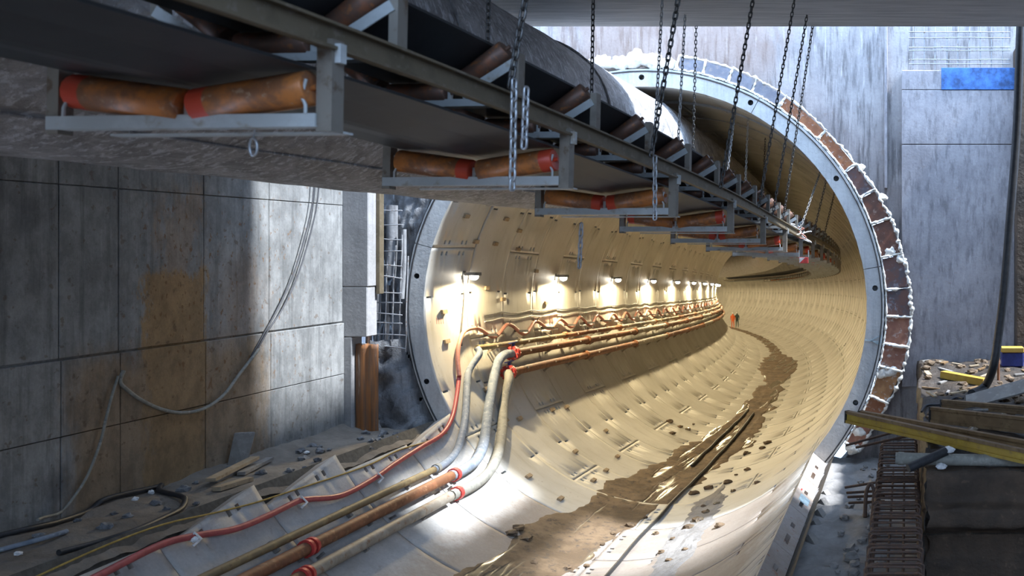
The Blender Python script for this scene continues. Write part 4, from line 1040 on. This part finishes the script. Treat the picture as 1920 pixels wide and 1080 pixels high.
riser = smooth_path(q, 6); mb = MB(); mb.tube(riser, .072, 12); tag(mb.build('riser_hose', M['rubber']), 'thick black hose hanging down the block wall to the platform', 'hose')
BEAMS = []
def hbeam(a, b, mt, label, hh=.20):
    BEAMS.append((a, b, .1))
    d = (b - a).normalized(); o = empty('formwork_beam', a, label, 'timber beam')
    mb = MB(); mb.bar(a, b, .03, hh - .06, (0, 0, 1)); mb.build('web', M[mt], o)
    for k in (-1, 1):
        mb = MB(); mb.bar(a + Vector((0, 0, k * (hh / 2 - .02))), b + Vector((0, 0, k * (hh / 2 - .02))), .08, .04, (0, 0, 1)); mb.build('flange', M[mt if k < 0 else 'wood_b'], o)
    mb = MB(); mb.bar(a - d * .01, a + d * .012, .084, hh + .004, (0, 0, 1)); mb.build('end_cap', M['rubber'], o)
    return o
hbeam(px(1588, 781, 12.9), px(1990, 871, 10.7), 'wood_y', 'yellow formwork beam jutting over the trench towards tunnel mouth', .17)
hbeam(px(1614, 776, 13.4), px(1990, 845, 11.3), 'wood_b', 'brown formwork beam lying behind the yellow one', .10)
hbeam(px(1745, 777, 13.0), px(2000, 806, 12.0), 'wood_b', 'brown beam stacked on top of platform timbers', .22)
hbeam(px(1765, 756, 14.0), px(2000, 776, 13.3), 'wood_b', 'rearmost brown beam of the timber stack on platform', .12)
p0, p1 = px(1812, 754, 14.2), px(2000, 702, 13.9); BOARDS = [(p0, p1, .3)]; mb = MB(); mb.bar(p0, p1, .30, .03, (0, -.5, .8)); tag(mb.build('sloping_board', M['wood_grey']), 'wide grey board propped sloping up behind the timber stack', 'board')
p0, p1 = px(1768, 698, 16.2), px(1848, 714, 15.6); p0.z = btop(p0.x, p0.y) + .06; p1.z = btop(p1.x, p1.y) + .06; PB = [(p0, p1, .16)]; mb = MB(); mb.bar(p0, p1, .16, .12, (0, 0, 1)); tag(mb.build('timber', M['wood_y']), 'bright yellow timber lying on platform at wall foot', 'timber')
# grey pipe under the beams with elbow
a, b, c = Vector((5.05, -6.64, -1.44)), Vector((5.75, -6.65, -1.455)), Vector((7.15, -6.68, -1.47))
o = empty('drain_pipe', a, 'grey plastic pipe lying under the formwork beams above the trench', 'pipe'); mb = MB(); mb.tube([a, b, c], .075, 12); mb.build('pipe_body', M['hose_grey'], o)
mb = MB(); mb.tube([a + (b - a) * .05, a + (b - a) * .15], .085, 12); mb.build('socket', M['hose_grey'], o)
a, b = px(1703, 878, 11.05), px(1774, 846, 11.30); mb = MB(); mb.tube([a, b], .055, 10); tag(mb.build('short_pipe', M['rubber']), 'short dark tube with white end leaning on the drain pipe', 'pipe')
o = inst('scrap', ws, None, Matrix.Translation(px(1779, 843, 11.32)) @ Matrix.Scale(1.8, 4)); tag(o, 'white crumpled plug at the end of the short dark tube', 'scrap')
o = inst('scrap', ws, None, Matrix.Translation(px(1765, 874, 11.2)) @ Matrix.Scale(1.6, 4)); tag(o, 'white scrap on the edge of the earth bank under pipe', 'scrap')
# rebar cage
cage = empty('rebar_cage', (5.05, -6, -3), 'rusty rebar cage of close stirrups running beside the trench', 'rebar cage')
mb = MB(); w, h = .56, .5
mb.tube([Vector((x, 0, z)) for x, z in ((-w / 2, -h), (w / 2, -h), (w / 2 + .01, -.02), (w / 2 - .03, 0), (-w / 2 + .03, 0), (-w / 2, -.03))], .013, 6, closed=True); stm = mb.mesh('stirrup', M['rebar'])
Y = -13.0; k = 0
while Y < -2.9:
    inst('stirrup', stm, cage, Matrix.Translation((5.06 + .015 * math.sin(k * 2.3), Y, -2.0 + .015 * math.sin(k * 1.7))) @ Matrix.Rotation(R(random.uniform(-3, 3)), 4, 'Z') @ Matrix.Rotation(R(random.uniform(-5, 5)), 4, 'X')); Y += .15; k += 1
for x, z in ((-.27, -.02), (.27, -.02), (-.27, -.48), (.27, -.48), (-.09, -.48), (.09, -.48), (-.28, -.25), (.28, -.25)):
    mb = MB(); mb.tube([(5.06 + x, -13.1, -2.03 + z), (5.06 + x, -7, -2.03 + z), (5.06 + x, -2.8, -2.03 + z)], .017, 6); mb.build('long_bar', M['rebar'], cage)
a = [px(1640, 860, 16.2), px(1638, 920, 16.0)]
for k, (x0, y0, x1, y1) in enumerate(((1585, 914, 1658, 902), (1588, 924, 1658, 920), (1590, 932, 1658, 929), (1592, 943, 1658, 940), (1586, 835, 1724, 797), (1605, 839, 1722, 813))):
    mb = MB(); mb.tube([px(x0, y0, 14.6), px(x1, y1, 14.2)], .022, 6); tag(mb.build('starter_bar', M['rebar']), 'rusty starter bar jutting from the cage over the trench', 'rebar', 'starter bars over the trench')
mb = MB(); q = [px(1622, 970, 13.6), px(1624, 925, 13.8), px(1632, 908, 13.9), px(1639, 925, 13.8), px(1634, 985, 13.4)]; mb.tube(smooth_path(q, 4), .03, 8); tag(mb.build('lifting_loop', M['rebar']), 'thick bent steel loop standing at the end of the cage', 'rebar')
# timber props under the cradle edge
for k, Y in enumerate((-2.2, -2.7, -3.3, -3.9, -4.6)):
    mb = MB(); mb.bar((3.75, Y, -3.05), (4.15, Y - .25, -3.55), .12, .09); tag(mb.build('timber_prop', M['wood_grey']), 'grey timber prop wedged under the trough edge in trench', 'timber', 'props under the trough edge')
tz = lambda X, Y: tre((Y + 13) / 13.4, (X - 3.3) / 2.3).z
stn = [lump_mesh('rubble_stone', .12, M['trench'], 40 + k * 2.7, .7) for k in range(4)]
for k in range(60):
    sc_ = random.uniform(.35, 1.0) * (1 - .004 * k)
    for tr_ in range(4000):
        Y = random.uniform(-8.8, .1); X = random.uniform(4.2, 4.85)
        if free(X, Y, .155 * sc_): break
        if tr_ % 400 == 399: sc_ *= .9
    o = inst('rubble_stone', stn[k % 4], None, Matrix.Translation((X, Y, tz(X, Y) + .02)) @ Matrix.Rotation(k, 4, 'Z') @ Matrix.Scale(sc_, 4)); tag(o, 'grey rubble stone on the trench floor beside the trough', 'stone', 'rubble stones in the trench')
q = [on_bank(x, y, .03) for x, y in ((1728, 772), (1738, 764), (1768, 752), (1790, 746), (1806, 747))]
cab = smooth_path(q, 5); mb = MB(); mb.tube(cab, .018, 6); tag(mb.build('cable', M['rubber']), 'thin black cable curling across the muddy platform', 'cable')
p = px(1893, 690, 17.0); p.z = btop(p.x, p.y) - .02; CR = p.copy(); o = empty('tool_crate', p, 'small blue crate with orange lid by the riser hose', 'crate')
rbox('crate_body', (-.16, -.12, 0), (.25, .12, .26), M['blue_paint'], o, .015, Matrix.Translation(p)); rbox('lid', (-.17, -.13, .26), (.26, .13, .36), M['wood_y'], o, .015, Matrix.Translation(p))
p = px(1872, 708, 15.9); p.z = btop(p.x, p.y) - .02; TP = p.copy(); o = empty('red_tap', p, 'red valve wheel on a short rusty standpipe beside hose', 'valve'); mb = MB(); mb.tube([p, p + Vector((0, 0, .55))], .025, 8); mb.build('standpipe', M['pipe_rust'], o)
mb = MB(); mb.tube([p + Vector((-.08, -.05, .3)), p + Vector((-.08, .05, .3))], .07, 12); mb.build('valve_wheel', M['flange'], o)

# platform debris
block(cab, .05); OCC += [(CR.x + .05, CR.y, .32), (TP.x, TP.y, .12)]; block([p0_ + (p1_ - p0_) * (k / 30) for p0_, p1_, w_ in PB + BOARDS + BEAMS for k in range(31)], .10); block(riser[-8:], .10)
for k in range(84):
    sc_ = random.uniform(.5, 1.4)
    L = random.uniform(.2, .6)
    for tr_ in range(4000):
        Y = random.uniform(-5.6, -.5); X = random.uniform(5.55, 7.35)
        if free(X, Y, L * .52 if k % 3 == 0 else .12 * sc_): break
        if tr_ % 300 == 299: sc_ *= .85; L *= .85
    if k % 3 == 0:
        a_ = random.uniform(0, 3.1); mb = MB(); c = Vector((X, Y, btop(X, Y) + .02)); d = Vector((math.cos(a_), math.sin(a_), .05)) * L / 2
        mb.bar(c - d, c + d, random.uniform(.03, .09), .025, (0, 0, 1)); tag(mb.build('wood_scrap', M[('wood_grey', 'wood', 'wood_b')[k % 9 // 3]]), 'wood scrap lying in the mud of the earth platform', 'wood scrap', 'wood scraps on the platform')
    else:
        o = inst('platform_stone', cl[k % 4], None, Matrix.Translation((X, Y, btop(X, Y) + .02)) @ Matrix.Rotation(k * 1.3, 4, 'Z') @ Matrix.Scale(sc_, 4)); tag(o, 'dark clod lying on the muddy earth platform', 'clod', 'clods on the platform')

# red and white board and tape hung on the conveyor at the mouth
p = px(1507, 488, 17.95); o = empty('warning_board', p, 'small red and white board hung under the conveyor at tunnel mouth', 'sign')
rbox('red_half', (-.09, -.01, -.06), (.09, .01, .06), M['flange'], o, .004, Matrix.Translation(p)); mb = MB(); mb.add([p + Vector(v) for v in ((-.085, -.013, -.055), (.03, -.013, .055), (-.085, -.013, .055))], [(0, 1, 2)]); mb.build('white_half', M['white'], o)
rbox('hanger', (-.1, -.008, .06), (-.085, .008, .2), M['galv'], o, 0, Matrix.Translation(p)); rbox('hanger', (.085, -.008, .06), (.1, .008, .2), M['galv'], o, 0, Matrix.Translation(p))
for k in range(3):
    c = px(1492 + 10 * k, 430 + 7 * k, 17.6 + .2 * k); mb = MB(); mb.tube([c + Vector((.10 * math.cos(a * 1.7 + k), .05 * math.sin(a * 2.3), .11 * math.sin(a + k))) for a in [j * .45 for j in range(15)]], .012, 5)
    tag(mb.build('warning_tape', M['white' if k != 1 else 'hose_pink']), ('tangled white tape on the conveyor rail above the warning board', 'tangled pink tape on the conveyor rail above the warning board', 'loose white tape end beside the tangle on conveyor rail')[k], 'tape')
